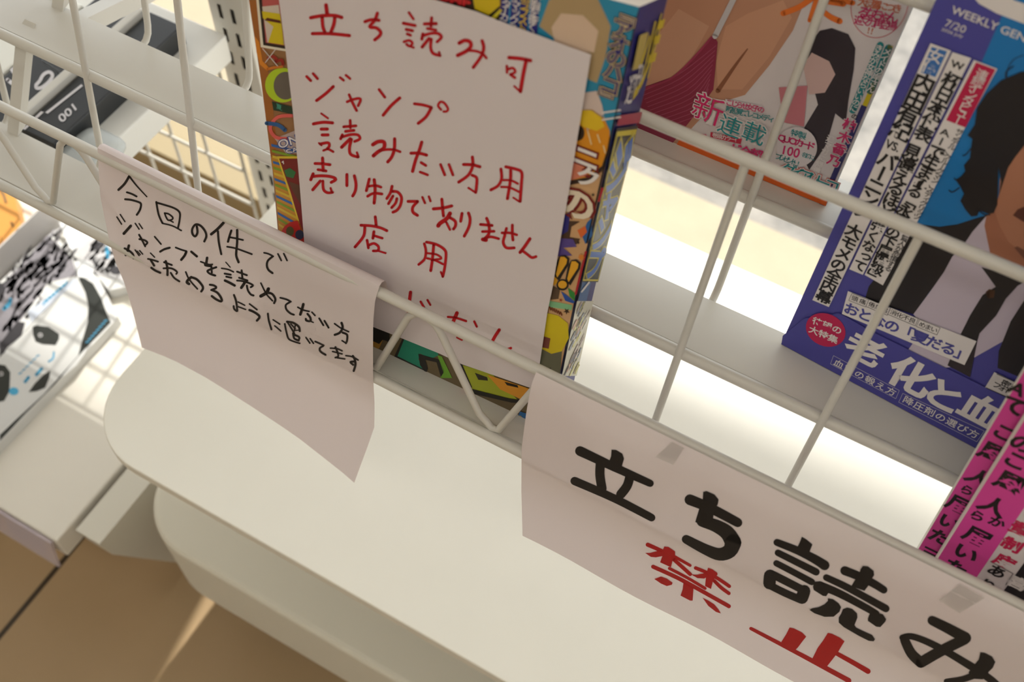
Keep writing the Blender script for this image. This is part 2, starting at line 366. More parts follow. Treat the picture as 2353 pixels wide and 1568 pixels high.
# animal picture packs
AP = shelf_plane(EZ - .9360)
WHT = M('dcdcda', .4, .4); FUR = M('8e8a90', .5, .3); FURD = M('3c3a3e', .5, .3); FURL = M('c9c7c8', .5, .3); INK = M('2b2e2b', .4, .4); CYAN = M('4aa6cf', .4, .4); FILM = M('f2f4f6', .2, .6)
def pack(name, quad, label, draw, end=None):
    mb = MB(); mb.prism([AP.px(p) for p in quad], (0, 0, -.0138), WHT); draw(mb)
    o = tag(mb.build(name), label, 'product pack', 'animal picture packs on the base shelf')
    if end:
        fm = MB(); fm.prism([AP.px(p, 6) for p in end], (0, 0, -.0040), FILM); fm.build('sealed_end', o)
    return o
def strokes_rand(mb, base, n, m, ln, seed, w=(7, 2)):
    rr = random.Random(seed)
    for _ in range(n):
        a, b = rr.random(), rr.random(); q = base
        x = q[0][0] * (1 - a) * (1 - b) + q[1][0] * a * (1 - b) + q[2][0] * a * b + q[3][0] * (1 - a) * b; y = q[0][1] * (1 - a) * (1 - b) + q[1][1] * a * (1 - b) + q[2][1] * a * b + q[3][1] * (1 - a) * b
        an = math.radians(rr.uniform(-72, -40)); l = ln * rr.uniform(.5, 1.2); stroke(mb, AP, [(x, y), (x + l * .5 * math.cos(an) + rr.uniform(-4, 4), y + l * .5 * math.sin(an)), (x + l * math.cos(an), y + l * math.sin(an))], w, m, 2)
def panda(mb):
    poly(mb, AP, [(176, 642), (196, 653), (214, 690), (222, 720), (214, 770), (196, 812), (176, 840), (60, 940), (-20, 1010), (-100, 985), (-20, 850), (60, 765)], M('d2d2d0', .5, .3), 2)
    poly(mb, AP, [(180, 640), (190, 637), (214, 652), (232, 684), (246, 722), (255, 742), (228, 770), (196, 802), (180, 818), (190, 780), (202, 740), (203, 702), (196, 672)], INK, 3)
    poly(mb, AP, [(180, 818), (196, 802), (150, 852), (100, 908), (40, 962), (0, 1000), (0, 1014), (60, 950), (130, 880)], INK, 3)
    poly(mb, AP, [(75, 752), (84, 748), (112, 752), (136, 768), (136, 780), (128, 794), (98, 792), (82, 786), (76, 770)], INK, 3); poly(mb, AP, ell((93, 771), 5, 5), FURL, 4); poly(mb, AP, ell((93, 771), 3, 3), INK, 5)
    poly(mb, AP, [(-4, 838), (12, 840), (24, 856), (22, 900), (10, 922), (-8, 926), (-20, 880)], INK, 3); poly(mb, AP, ell((3, 860), 5, 5), FURL, 4); poly(mb, AP, ell((3, 860), 3, 3), INK, 5)
    poly(mb, AP, [(66, 902), (80, 882), (100, 862), (116, 852), (114, 868), (104, 892), (84, 900)], INK, 3)
    poly(mb, AP, [(64, 716), (172, 640), (176, 648), (92, 722), (72, 742)], M('c4cbd8', .35, .5), 3)
    for k in range(7): stroke(mb, AP, [(100 + k * 8, 700 - k * 7), (106 + k * 8, 690 - k * 7)], 4, CYAN, 4)
    for k in range(6): stroke(mb, AP, [(44 + k * 8, 860 - k * 8), (50 + k * 8, 857 - k * 8)], 3, CYAN, 4)
    for k in range(8): stroke(mb, AP, [(198 + k * 6, 788 - k * 7), (204 + k * 6, 786 - k * 7)], 3, CYAN, 5)
    poly(mb, AP, ell((32, 900), 11, 9), CYAN, 4); stroke(mb, AP, [(112, 832), (122, 824), (124, 810)], 4, CYAN, 4); stroke(mb, AP, [(84, 862), (96, 848)], 7, CYAN, 4); stroke(mb, AP, [(58, 878), (66, 868)], 7, CYAN, 4)
pack('animal_pack', [(178, 636), (216, 618), (271, 727), (258, 744), (0, 1017), (-150, 1170), (-230, 1060), (0, 823)], 'panda face pack in clear wrap, nearest the bench board', panda, [(172, 602), (192, 596), (218, 612), (212, 634), (196, 640), (180, 636)])
def tiger(mb):
    q = [(121, 535), (168, 592), (0, 820), (0, 650)]
    poly(mb, AP, [(110, 540), (166, 596), (176, 634), (110, 650), (60, 720), (0, 800), (-60, 860), (-90, 740), (20, 640)], FUR, 2)
    strokes_rand(mb, q, 46, FURL, 34, 3); strokes_rand(mb, q, 34, FURD, 40, 5, (8, 2)); strokes_rand(mb, q, 20, M('a7a4aa', .5, .3), 30, 8)
    poly(mb, AP, [(-8, 650), (10, 652), (12, 668), (2, 682), (-12, 678)], FURD, 4)
    poly(mb, AP, [(0, 790), (40, 740), (58, 742), (50, 772), (16, 800), (0, 822)], FURD, 4); stroke(mb, AP, [(10, 710), (20, 700), (24, 690)], 9, CYAN, 4)
pack('animal_pack', [(121, 532), (168, 589), (176, 634), (0, 822), (-210, 1045), (-220, 880), (0, 648)], 'grey and white furry tiger picture pack beside the divider plate', tiger)
def tiger2(mb):
    q = [(190, 560), (262, 566), (300, 640), (220, 632)]
    poly(mb, AP, [(172, 580), (214, 548), (262, 562), (330, 620), (310, 650), (226, 634), (196, 604)], FURL, 2)
    strokes_rand(mb, q, 26, FUR, 22, 13, (7, 2)); strokes_rand(mb, q, 14, WHT, 22, 14, (7, 2)); poly(mb, AP, ell((226, 566), 14, 8, -30), FURD, 4); poly(mb, AP, ell((266, 622), 13, 10), FURD, 4); stroke(mb, AP, [(246, 572), (248, 590)], 9, CYAN, 4)
pack('animal_pack', [(150, 540), (214, 520), (330, 560), (372, 640), (250, 668), (228, 640), (170, 590)], 'furry animal picture pack farthest back, under the front wire fence', tiger2, [(136, 511), (158, 516), (212, 546), (168, 576), (160, 570)])
mb = MB(); OP = shelf_plane(EZ - .925); mb.prism([OP.px(p) for p in ((-70, 390), (31, 440), (54, 537), (9, 578), (0, 580), (-120, 660))], (0, 0, -.0248), M('d6974a', .5, .3))
stroke(mb, OP, [(2, 438), (8, 448), (14, 466)], 5, M('6a5a48', .5, .3), 2); stroke(mb, OP, [(26, 512), (30, 520)], 5, M('5a4630', .5, .3), 2); stroke(mb, OP, [(2, 545), (10, 578)], 2, M('8a5f30', .5, .3), 2)
tag(mb.build('orange_box'), 'orange cardboard box on the base shelf, left of the divider plate', 'box')

# ------------------------------------------------------------------ magazines
def glossy(h): return M(h, .38, .45)
def px_body(mb, S, front, thick, mside, back_shift=(0, 0, 0), skip_front=None):
    mb.prism([S.px(p) for p in front], S.n * -thick + Vector(back_shift), skip_front or M('d8d0c4', .5, .3), mside)
BLACK = glossy('141318'); WHITE = glossy('e6e0de')

# --- thick comic weekly in the front row
JU, JV = Vector((.9993, .0361, .0076)), Vector((-.0132, .1583, .9873)); JO = Vector((-.1065, .2653, EZ - .528))
JS = Plane(JO, JU, JV, None); JB = Plane(JO - JS.n * .030, JU, JV, None)
mb = MB()
fr = [(533, -290), (900, -165), (1408, 0), (1469, 16), (1392, 380), (1351, 558), (1319, 695), (1286, 862), (1258, 990), (1206, 974), (1050, 895), (895, 816), (648, 694), (639.5, 542), (626, 389), (601, 192), (572, 0)]
bk = {3: (1536, -12), 4: (1439, 380), 5: (1391, 560), 6: (1359, 695), 7: (1322, 862), 8: (1296, 984)}
F = [JS.px(p) for p in fr]; B_ = [JB.px(bk[i]) if i in bk else F[i] - JS.n * .030 + (JB.px(bk[3]) - F[3] + JS.n * .030) * (1 if i < 3 else .4) for i in range(len(fr))]
BROWN = glossy('9a6f48'); n = len(F); vs = F + B_
mb.add(vs, [list(range(n))], BROWN); mb.add(vs, [list(range(2 * n - 1, n - 1, -1))], BROWN)
NAVY = glossy('2b2a78')
for j in range(n):
    m_ = PAGES if (j < 2 or j > 7) else (NAVY if 3 <= j <= 7 else PAGES)
    mb.add(vs, [[j, n + j, n + (j + 1) % n, (j + 1) % n]], m_)
P_ = lambda pts, h, l=1: poly(mb, JS, pts, glossy(h), l)
# left strip of the cover
P_([(572, 0), (590, 0), (600, 60), (612, 130), (628, 250), (636, 330), (626, 389), (601, 192)], 'a5642c')
P_([(586, -40), (640, -40), (660, 118), (600, 108)], 'efe6cf', 2); P_([(592, -40), (640, -40), (659, 112), (606, 103)], '2a1a18', 3); P_([(600, -40), (640, -40), (656, 104), (612, 97)], 'c05a58', 4); P_([(604, 14), (642, 10), (655, 102), (616, 96)], 'd6c7b8', 5)
P_([(604, 24), (645, 30), (650, 60), (654, 102), (618, 96), (630, 60), (606, 40)], 'd9c21e', 6); P_([(610, 45), (616, 39), (646, 45), (648, 52)], '5a2018', 7)
P_([(586, 82), (596, 96), (604, 140), (622, 158), (612, 160), (598, 148), (590, 120)], 'e08a2c', 2)
for q in (((612, 142), (638, 108)), ((606, 110), (640, 150))): stroke(mb, JS, q, 1.6, WHITE, 7)
stroke(mb, JS, [(618, 132), (628, 128), (638, 136), (632, 142), (648, 136), (652, 146)], 7, glossy('a02a22'), 6); stroke(mb, JS, [(616, 158), (630, 154), (650, 152)], 6, glossy('d0782a'), 6)
poly(mb, JS, ell((650, 195), 40, 40), glossy('b7d32a'), 3); poly(mb, JS, ell((657, 196), 27, 32), glossy('6a6258'), 4)
P_([(626, 232), (672, 244), (676, 262), (630, 252)], '1d3a2a', 5); ht(mb, JS, '夏', (643, 244), (644, 244.3), 3.4, glossy('49a08a'), 6)
stroke(mb, JS, [(676, 265), (640, 268), (622, 292), (634, 314), (662, 318)], 8, glossy('e2635c'), 4); stroke(mb, JS, [(614, 282), (640, 286), (656, 298)], 9, glossy('2c5f98'), 5)
poly(mb, JS, [(632, 318), (682, 298), (690, 352), (658, 352)], glossy('b8a4a0'), 3)
lt(mb, JS, 'ONE', [(636, 322), (700, 300), (705, 322), (644, 344)], glossy('20489a'), 5, .06); lt(mb, JS, 'ONE', [(638, 323), (702, 301), (705, 320), (645, 341)], WHITE, 6, .01)
lt(mb, JS, 'CARD', [(654, 342), (712, 328), (714, 340), (662, 354)], glossy('20489a'), 5, .06); lt(mb, JS, 'CARD', [(656, 343), (712, 329), (714, 339), (663, 352)], WHITE, 6, .01)
P_([(624, 360), (690, 360), (700, 540), (690, 548), (641, 530), (634, 440)], 'c98d2e', 2)
for k in range(15):
    y = 338 + k * 13; hx = ('2f68b0', '7fa02c', 'd7b73a')[k % 3]
    P_([(624 + k * 1.2, y - 8), (684, y + 6 + k), (684, y + 12 + k), (625 + k * 1.2, y - 2)], hx, 3)
P_([(638, 358), (690, 358), (706, 560), (690, 520), (664, 440)], 'e0c23a', 5); P_([(643, 363), (690, 363), (704, 545), (690, 510), (668, 436)], '7a1f20', 6); ht(mb, JS, '4', (655, 372), (656, 372.2), 3.2, WHITE, 7)
P_([(655, 390), (668, 384), (682, 394), (676, 408), (660, 404)], '2f7040', 7); P_([(664, 414), (690, 424), (694, 470), (676, 440)], '5e3a2c', 7)
P_([(638, 528), (700, 546), (702, 590), (645, 560)], 'c8812f', 4); poly(mb, JS, ell((690, 545), 44, 38, 20), glossy('c8261e'), 5); poly(mb, JS, ell((668, 530), 9, 11), glossy('5c5a30'), 6); poly(mb, JS, ell((690, 538), 10, 11), glossy('31405e'), 6)
# top band of the cover, beyond the sign
P_([(990, -40), (1120, -30), (1170, 74), (1095, 27), (998, 0)], '3a2a20'); lt(mb, JS, 'JUMP', [(996, -22), (1086, 0), (1084, 24), (990, 2)], BLACK, 4, .10); lt(mb, JS, 'JUMP', [(998, -20), (1084, 1), (1082, 20), (992, 0)], glossy('d02a2e'), 5, .05)
P_([(1085, -20), (1148, -12), (1150, 12), (1124, 34), (1092, 20)], 'd8bb1e', 3); P_([(1092, 20), (1124, 34), (1150, 12), (1150, 16), (1126, 40), (1092, 26)], '1c1814', 4)
P_([(1128, 40), (1150, 20), (1156, 22), (1136, 46)], 'd8c832', 4)
P_([(1148, -30), (1240, -20), (1236, 84), (1160, 60)], '2f86b8')
for x, s, h in ((1163, 'ターカラ', 'e6e0de'), (1186, 'ーマックス', 'e6e0de'), (1207, '活ラブスト', 'e6c23a'), (1231, 'が胸を衝く', 'e6e0de')):
    P_([(x - 8, -30), (x + 11, -30), (x + 4, 78 if x > 1170 else 56), (x - 14, 72 if x > 1170 else 50)], '26277e', 3)
    vt(mb, JS, s, (x + 2, -8 if len(s) == 5 else 8), (x - 6, 52 if x < 1170 else 62), 4.6, glossy(h), 5, .012)
# right strip of the cover
P_([(1236, -50), (1408, 0), (1469, 16), (1425, 225), (1392, 380), (1330, 420), (1280, 240), (1236, 100)], '2b8fb4')
P_([(1240, 60), (1262, 0), (1300, -20), (1372, -8), (1404, 60), (1392, 130), (1372, 190), (1352, 182), (1340, 120), (1290, 100)], 'b49a70', 2)
P_([(1268, 62), (1290, 30), (1340, 34), (1376, 70), (1366, 120), (1318, 118), (1276, 100)], 'dcc0a6', 3)
P_([(1344, 212), (1372, 208), (1384, 240), (1390, 270), (1350, 300), (1338, 260)], 'd8c4ba', 3)
for k in range(3): stroke(mb, JS, [(1386, 258 + k * 8), (1426, 252 + k * 8)], 4, WHITE if k != 1 else glossy('2b8fb4'), 4)
for off, h, l in ((.085, '15101a', 5), (.05, 'e0c898', 6), (.012, '25246e', 7)):
    vt(mb, JS, '『アオのハコ』', (1439, 30), (1398, 226), 8.6, glossy(h), l, off)
# golden round shape and headline glyphs
poly(mb, JS, [(1334, 250), (1362, 250), (1388, 270), (1402, 300), (1400, 344), (1384, 386), (1352, 408), (1314, 414), (1300, 400), (1320, 330)], glossy('e0921e'), 3)
poly(mb, JS, [(1334, 252), (1360, 252), (1382, 268), (1390, 290), (1372, 300), (1340, 290), (1330, 276)], glossy('e6c026'), 4)
poly(mb, JS, [(1314, 352), (1340, 380), (1352, 402), (1310, 414), (1302, 400)], glossy('dc8468'), 4)
for q in (((1352, 300), (1360, 330)), ((1374, 308), (1380, 326)), ((1388, 334), (1392, 350))): stroke(mb, JS, q, 3, glossy('f0d8a0'), 5)
poly(mb, JS, ell((1330, 304), 14, 18), glossy('2a1c10'), 5)
P_([(1402, 310), (1402, 350), (1384, 392), (1350, 416), (1312, 424), (1310, 414), (1352, 406), (1384, 380), (1396, 344)], '35251e', 4)
P_([(1310, 422), (1350, 416), (1386, 394), (1392, 380), (1370, 480), (1351, 558), (1319, 695), (1286, 862), (1236, 870), (1250, 780)], 'd2a678', 2)
for off, h, l in ((.10, '7a1a1a', 6), (.03, 'ece6e2', 7)):
    vt(mb, JS, 'ニ', (1349, 360), (1348, 361), 12.5, glossy(h), l, off); vt(mb, JS, 'ク', (1353, 405), (1352, 406), 11.5, glossy(h), l, off); vt(mb, JS, 'の', (1325, 465), (1323, 466), 19, glossy('eadcc4' if l == 7 else h), l, off)
def star(c, r0, r1, a=0, k=5): return [(c[0] + (r0 if i % 2 == 0 else r1) * math.cos(a + math.pi * i / k), c[1] + (r0 if i % 2 == 0 else r1) * math.sin(a + math.pi * i / k)) for i in range(2 * k)]
P_([(1296, 506), (1334, 508), (1314, 520), (1310, 544), (1334, 548), (1326, 560), (1290, 570), (1288, 540)], '4a3426', 4); P_([(1286, 546), (1318, 548), (1326, 566), (1296, 568), (1316, 586), (1280, 588)], '574690', 5); P_([(1298, 492), (1312, 486), (1306, 530), (1290, 540)], '2c2c80', 5)
for c_ in ((1364, 446), (1330, 556)): poly(mb, JS, star(c_, 4, 2), BLACK, 6)
poly(mb, JS, [(1350, 510), (1360, 500), (1362, 540), (1346, 560), (1338, 540)], glossy('2a62a0'), 4); poly(mb, JS, [(1328, 528), (1346, 518), (1350, 532), (1336, 546)], glossy('e06a32'), 5); poly(mb, JS, star((1337, 590), 9, 5, 0, 8), glossy('e08a3a'), 5)
for dx in (0, 26):
    poly(mb, JS, [(1288 + dx, 586 + dx * .4), (1300 + dx, 584 + dx * .4), (1310 + dx, 592 + dx * .4), (1308 + dx, 606 + dx * .4), (1286 + dx, 644 + dx * .4), (1274 + dx, 632 + dx * .4), (1280 + dx, 600 + dx * .4)], BLACK, 6)
    poly(mb, JS, [(1289 + dx, 588 + dx * .4), (1298 + dx, 588 + dx * .4), (1305 + dx, 594 + dx * .4), (1303 + dx, 604 + dx * .4), (1282 + dx, 636 + dx * .4), (1279 + dx, 628 + dx * .4)], glossy('e6a92a'), 7)
poly(mb, JS, ell((1294, 653), 14, 13), BLACK, 6); poly(mb, JS, ell((1294, 652), 10, 9), glossy('e6a92a'), 7); poly(mb, JS, ell((1272, 644), 10, 10), glossy('e6a92a'), 6)
P_([(1272, 656), (1288, 664), (1284, 686), (1264, 688)], '5a4636', 4)
P_([(1290, 668), (1302, 676), (1322, 692), (1318, 696), (1300, 690)], '2a55a8', 5); P_([(1306, 660), (1322, 672), (1322, 690), (1310, 680)], '2f8a3c', 5)
P_([(1262, 690), (1316, 700), (1314, 712), (1260, 704)], '86c08e', 4); poly(mb, JS, star((1303, 714), 8, 3, .4), glossy('3a2a1a'), 5); poly(mb, JS, star((1290, 688), 5, 2), glossy('a04020'), 6)
for k in range(6): stroke(mb, JS, [(1264 + k * 5, 704 + k * 2.4), (1267 + k * 5, 711 + k * 2.4)], 3, glossy('7a3a1a'), 5)
P_([(1258, 718), (1284, 724), (1306, 742), (1308, 776), (1292, 806), (1268, 812), (1246, 800)], 'd9c21e', 5); P_([(1244, 800), (1268, 812), (1292, 806), (1288, 866), (1240, 858)], '6a6a54', 5); P_([(1246, 770), (1266, 776), (1262, 800), (1244, 796)], '7a4038', 6); poly(mb, JS, star((1264, 848), 6, 3, .2), BLACK, 6)
P_([(1383, 430), (1389, 430), (1379, 462), (1374, 462)], 'b02030', 5); P_([(1345, 576), (1350, 576), (1326, 676), (1321, 676)], 'b02030', 5); P_([(1462, 40), (1469, 20), (1392, 380), (1351, 558), (1347, 558), (1388, 380)], '141318', 4)
# strip under the sign
P_([(846, 740), (1224, 880), (1206, 974), (1050, 895), (895, 816), (800, 768)], '6a5a3e', 1)
P_([(846, 744), (896, 762), (896, 786), (880, 780), (872, 790), (846, 778)], '14120e', 3); P_([(846, 768), (880, 782), (872, 800), (846, 812)], 'b8842c', 2)
P_([(930, 778), (1006, 806), (1008, 816), (992, 824), (966, 812), (962, 826), (976, 840), (974, 848), (914, 818)], '19866a', 3)
P_([(926, 776), (932, 778), (920, 816), (978, 848), (980, 858), (906, 820)], '16120e', 2); P_([(962, 812), (1010, 826), (1022, 852), (1014, 866), (1004, 832), (978, 826), (984, 846), (980, 858), (966, 838)], '1a140e', 4)
P_([(1006, 816), (1016, 818), (1040, 868), (1012, 868), (1020, 856), (1012, 832)], '6ca42c', 4)
P_([(1062, 838), (1130, 858), (1190, 918), (1170, 916), (1082, 892)], 'a9b02a', 3); P_([(1040, 826), (1062, 834), (1086, 890), (1074, 888)], '1a140e', 4)
P_([(1092, 856), (1120, 866), (1122, 874), (1100, 872)], '2c281c', 4); P_([(1120, 860), (1222, 894), (1210, 914), (1196, 916), (1150, 894)], 'e0982c', 4); P_([(1160, 876), (1190, 884), (1192, 890), (1166, 884)], '201a12', 5)
P_([(1082, 892), (1170, 914), (1210, 920), (1206, 926), (1176, 924), (1080, 902)], '18140e', 5); P_([(984, 870), (1010, 868), (1000, 878), (996, 880)], 'e08a2c', 4); P_([(1060, 880), (1080, 896), (1100, 930), (1076, 918)], 'd83a20', 5)
ht(mb, JS, 'ワンパ', (1118, 926), (1186, 958), 7.5, glossy('caa23a'), 6, .03); P_([(1196, 944), (1214, 950), (1206, 974), (1188, 964)], '2a6aa8', 6)
# spine
SQ = [JS.px((1469, 16)), JB.px(bk[3]), JB.px(bk[7]), JS.px((1286, 862))]
SU = (SQ[1] - SQ[0] + SQ[2] - SQ[3]); SS = Plane(SQ[0], SU, SQ[0] - SQ[3], None)
FE = [(1469, 16), (1392, 380), (1351, 558), (1319, 695), (1286, 862)]; BE = [bk[3], bk[4], bk[5], bk[6], bk[7]]
def sp(a, b):
    k = min(3.999, max(0, b * 4)); i = int(k); t = k - i; e = lambda L: (L[i][0] + (L[i + 1][0] - L[i][0]) * t, L[i][1] + (L[i + 1][1] - L[i][1]) * t)
    f_, g = e(FE), e(BE); return (f_[0] + (g[0] - f_[0]) * a, f_[1] + (g[1] - f_[1]) * a)
OFF = 9
def Q(a0, a1, b0, b1, h, l=1): poly(mb, SS, [sp(a0, b0), sp(a1, b0), sp(a1, b1), sp(a0, b1)], glossy(h), l + OFF)
def SG(ch, a0, a1, b0, b1, h, off, l):
    vs_, fs_ = glyph(ch, off); out = [SS.px(sp(a0 + (x - .02) * (a1 - a0), b0 + (.88 - y) * (b1 - b0)), l + OFF) for x, y in vs_]; mb.add(out, fs_, glossy(h))
SG('週', .10, .42, .105, .155, 'e6e0de', .02, 3); SG('刊', .36, .66, .090, .140, 'e6e0de', .02, 3); Q(.14, .46, .045, .100, 'c8b25a', 2)
SG('少', .42, .86, .030, .150, 'e2c81e', .03, 3); SG('年', .70, 1.0, .020, .120, 'e2c81e', .03, 3)
Q(0, 1, .170, .186, 'b0204a', 2)
Q(.02, .97, .19, .66, '18161c', 2); Q(.05, .94, .195, .655, 'e0cc2e', 3); Q(.10, .90, .203, .648, '1c1a20', 4)
for ch, b0, b1 in (('ジ', .20, .34), ('ャ', .31, .42), ('ン', .40, .53), ('プ', .51, .65)):
    SG(ch, .04, .96, b0, b1, 'd8c84a', .085, 5); SG(ch, .04, .96, b0, b1, '2a66c4', .045, 6)
Q(.05, .55, .66, .74, '2f5f9a', 3); stroke(mb, SS, [sp(.1, .70), sp(.4, .66)], 4, WHITE, 6 + OFF)
Q(0, .95, .74, 1.0, 'd8d4c0', 3)
rr = random.Random(4)
for k in range(46):
    a, b = rr.uniform(.05, .8), rr.uniform(.74, .97); stroke(mb, SS, [sp(a, b + .03), sp(min(.93, a + .14), b)], rr.uniform(1.5, 4), glossy(rr.choice(['e2dc8a', '5a5c66', 'c8b8b0', 'e8e4da', '8f97a8', 'e2dc8a', 'd8a890'])), 6 + OFF)
tag(mb.build('comic_magazine'), 'thick comic weekly with a red-written paper sign taped over its cover', 'magazine')

# --- handwritten signs
def strokes(mb, S, ox, oy, k, m, data, layer=2):
    for w, p in data:
        pts = [(ox + p[i] / k, oy + p[i + 1] / k) for i in range(0, len(p), 2)]
        ww = (w[0] / k, w[1] / k) if isinstance(w, tuple) else w / k
        stroke(mb, S, pts, ww, m, layer)
def polys(mb, S, ox, oy, k, m, data, layer=2):
    for p in data: poly(mb, S, [(ox + p[i] / k, oy + p[i + 1] / k) for i in range(0, len(p), 2)], m, layer)
RED = M('c01420', .5, .3); BLK_INK = M('1c1a1c', .5, .3); RED2 = M('b8161c', .5, .3)
SIGN2 = Plane(JO + JS.n * .0022, JU, JV, None)
mb = MB()
s2 = [(632, -62), (830, -36), (998, 0), (1095, 27), (1148, 49), (1233, 80), (1288, 101), (1358, 126), (1344, 211), (1329, 302), (1308.5, 430), (1290.6, 533.5), (1268.7, 665), (1257.7, 717), (1244, 810), (1231, 896), (1222, 893), (1060, 837), (1010, 813), (904, 770), (858, 752), (707, 694), (700, 569), (693, 481), (686, 395), (672, 247), (656, 115), (641, 0)]
mb.prism([SIGN2.px(p) for p in s2], SIGN2.n * -.0002, PAPER2)
K = 6.7
strokes(mb, SIGN2, 690, 0, K, RED, [(60, [400, 75, 415, 200]), (55, [165, 270, 330, 240, 520, 235, 640, 265]), (52, [340, 260, 350, 400, 380, 490]), (55, [535, 260, 520, 370, 475, 490]), (52, [190, 515, 450, 515, 760, 545]),
 (52, [1000, 330, 1100, 300, 1215, 310]), (52, [1190, 200, 1150, 310, 1070, 410, 1170, 425, 1240, 490, 1220, 550, 1150, 610]),
 (40, [1675, 190, 1745, 290]), (50, [1590, 355, 1770, 390]), (48, [1635, 450, 1730, 470]), (45, [1650, 520, 1700, 540]), (42, [1600, 640, 1680, 620, 1730, 660, 1690, 710, 1640, 680]), (34, [1700, 715, 1750, 730]),
 (48, [2025, 270, 2015, 400]), (52, [1915, 365, 2095, 360]), (45, [1960, 435, 2090, 460]), (50, [1890, 520, 1875, 600]), (48, [1900, 545, 2020, 510, 2130, 515, 2175, 570, 2110, 640]), (52, [1985, 590, 1880, 720]), (48, [2020, 600, 2010, 730, 2050, 820, 2150, 850]), (36, [2140, 800, 2155, 860])])
strokes(mb, SIGN2, 900, 20, K, RED, [(60, [1045, 525, 1130, 485, 1210, 510, 1220, 580, 1150, 650, 1020, 715]), (42, [1180, 640, 1300, 650, 1400, 690, 1460, 755]), (52, [1395, 490, 1420, 600, 1380, 730, 1260, 900]),
 (58, [1810, 750, 1980, 765, 2140, 795]), (60, [2075, 790, 2030, 1000, 1985, 1270]), (32, [1985, 1280, 1890, 1190]), (40, [1775, 880, 1780, 980]), (42, [1800, 930, 1870, 910, 1905, 970, 1830, 1010]), (45, [1830, 1010, 1900, 1060])])
strokes(mb, SIGN2, 690, 150, K, RED, [(42, [100, 170, 165, 235]), (40, [200, 125, 270, 205]), (48, [510, 325, 400, 430, 255, 540]), (38, [615, 185, 670, 230]), (38, [705, 150, 770, 205]), (42, [755, 450, 810, 580, 870, 695]), (42, [725, 560, 830, 520, 930, 515, 895, 620]),
 (42, [1215, 370, 1305, 490]), (50, [1535, 500, 1400, 620, 1280, 765]), (45, [1760, 590, 1900, 610, 2020, 645]), (50, [2020, 650, 1940, 790, 1820, 890]), (38, [2170, 680, 2125, 620, 2160, 560, 2220, 580, 2275, 660, 2260, 705, 2210, 710])])
strokes(mb, SIGN2, 690, 250, K, RED, [(30, [325, 70, 430, 145]), (48, [205, 230, 360, 205, 500, 215]), (48, [325, 310, 420, 310]), (48, [340, 400, 430, 400]), (30, [290, 525, 330, 560]), (44, [310, 540, 430, 520, 450, 570, 420, 610]), (36, [360, 640, 430, 620, 510, 660]),
 (42, [770, 175, 775, 290]), (42, [670, 275, 860, 260]), (44, [700, 345, 830, 330]), (46, [650, 400, 625, 460]), (44, [650, 430, 780, 395, 890, 400, 920, 460, 840, 500]), (52, [770, 460, 640, 590]), (46, [790, 470, 760, 600, 780, 700, 890, 740]), (34, [875, 670, 900, 740]),
 (58, [1120, 550, 1200, 505, 1290, 510, 1290, 600, 1200, 660, 1130, 720]), (40, [1230, 640, 1340, 625, 1450, 630, 1540, 660]), (50, [1455, 460, 1450, 620, 1410, 740, 1350, 815]),
 (46, [345, 755, 355, 950]), (44, [230, 840, 350, 845, 460, 860]), (42, [275, 935, 400, 955]), (48, [200, 1000, 165, 1090]), (46, [200, 1040, 330, 1030, 480, 1045, 550, 1085, 480, 1130]), (46, [310, 1110, 195, 1245]), (42, [350, 1110, 360, 1240, 420, 1290, 500, 1285]), (34, [470, 1220, 490, 1280]),
 (46, [720, 1010, 720, 1180]), (46, [835, 1030, 860, 1150, 850, 1260, 810, 1340]), (44, [1065, 1080, 1040, 1180, 1020, 1260]), (40, [1060, 1190, 1160, 1180, 1245, 1205]), (48, [1140, 1090, 1155, 1250, 1140, 1450]), (42, [1040, 1345, 1130, 1300, 1260, 1310]),
 (44, [1415, 1190, 1390, 1290, 1335, 1380]), (44, [1420, 1270, 1500, 1280, 1560, 1360, 1545, 1480, 1490, 1560, 1430, 1590]), (42, [1430, 1340, 1360, 1460]), (42, [1490, 1380, 1470, 1450, 1410, 1520])])
strokes(mb, SIGN2, 900, 280, K, RED, [(50, [465, 310, 430, 430, 370, 590, 325, 760]), (48, [300, 480, 420, 480, 540, 510]), (42, [455, 625, 530, 670]), (40, [440, 770, 555, 815]), (42, [755, 655, 820, 815]), (42, [885, 655, 945, 815]),
 (48, [1245, 540, 1250, 680, 1180, 820, 1035, 925]), (48, [1110, 655, 1250, 660, 1360, 690]), (46, [1240, 820, 1310, 860, 1310, 980, 1295, 1085]), (32, [1290, 1085, 1185, 1015]),
 (46, [1685, 725, 1695, 870, 1640, 980, 1530, 1045]), (48, [1760, 690, 1930, 730, 2005, 780, 2000, 950, 1980, 1220]), (30, [1975, 1230, 1875, 1165]), (48, [1835, 740, 1830, 900, 1785, 1180]), (36, [1720, 895, 1840, 900, 1945, 950]), (36, [1690, 1000, 1820, 1010, 1960, 1075])])
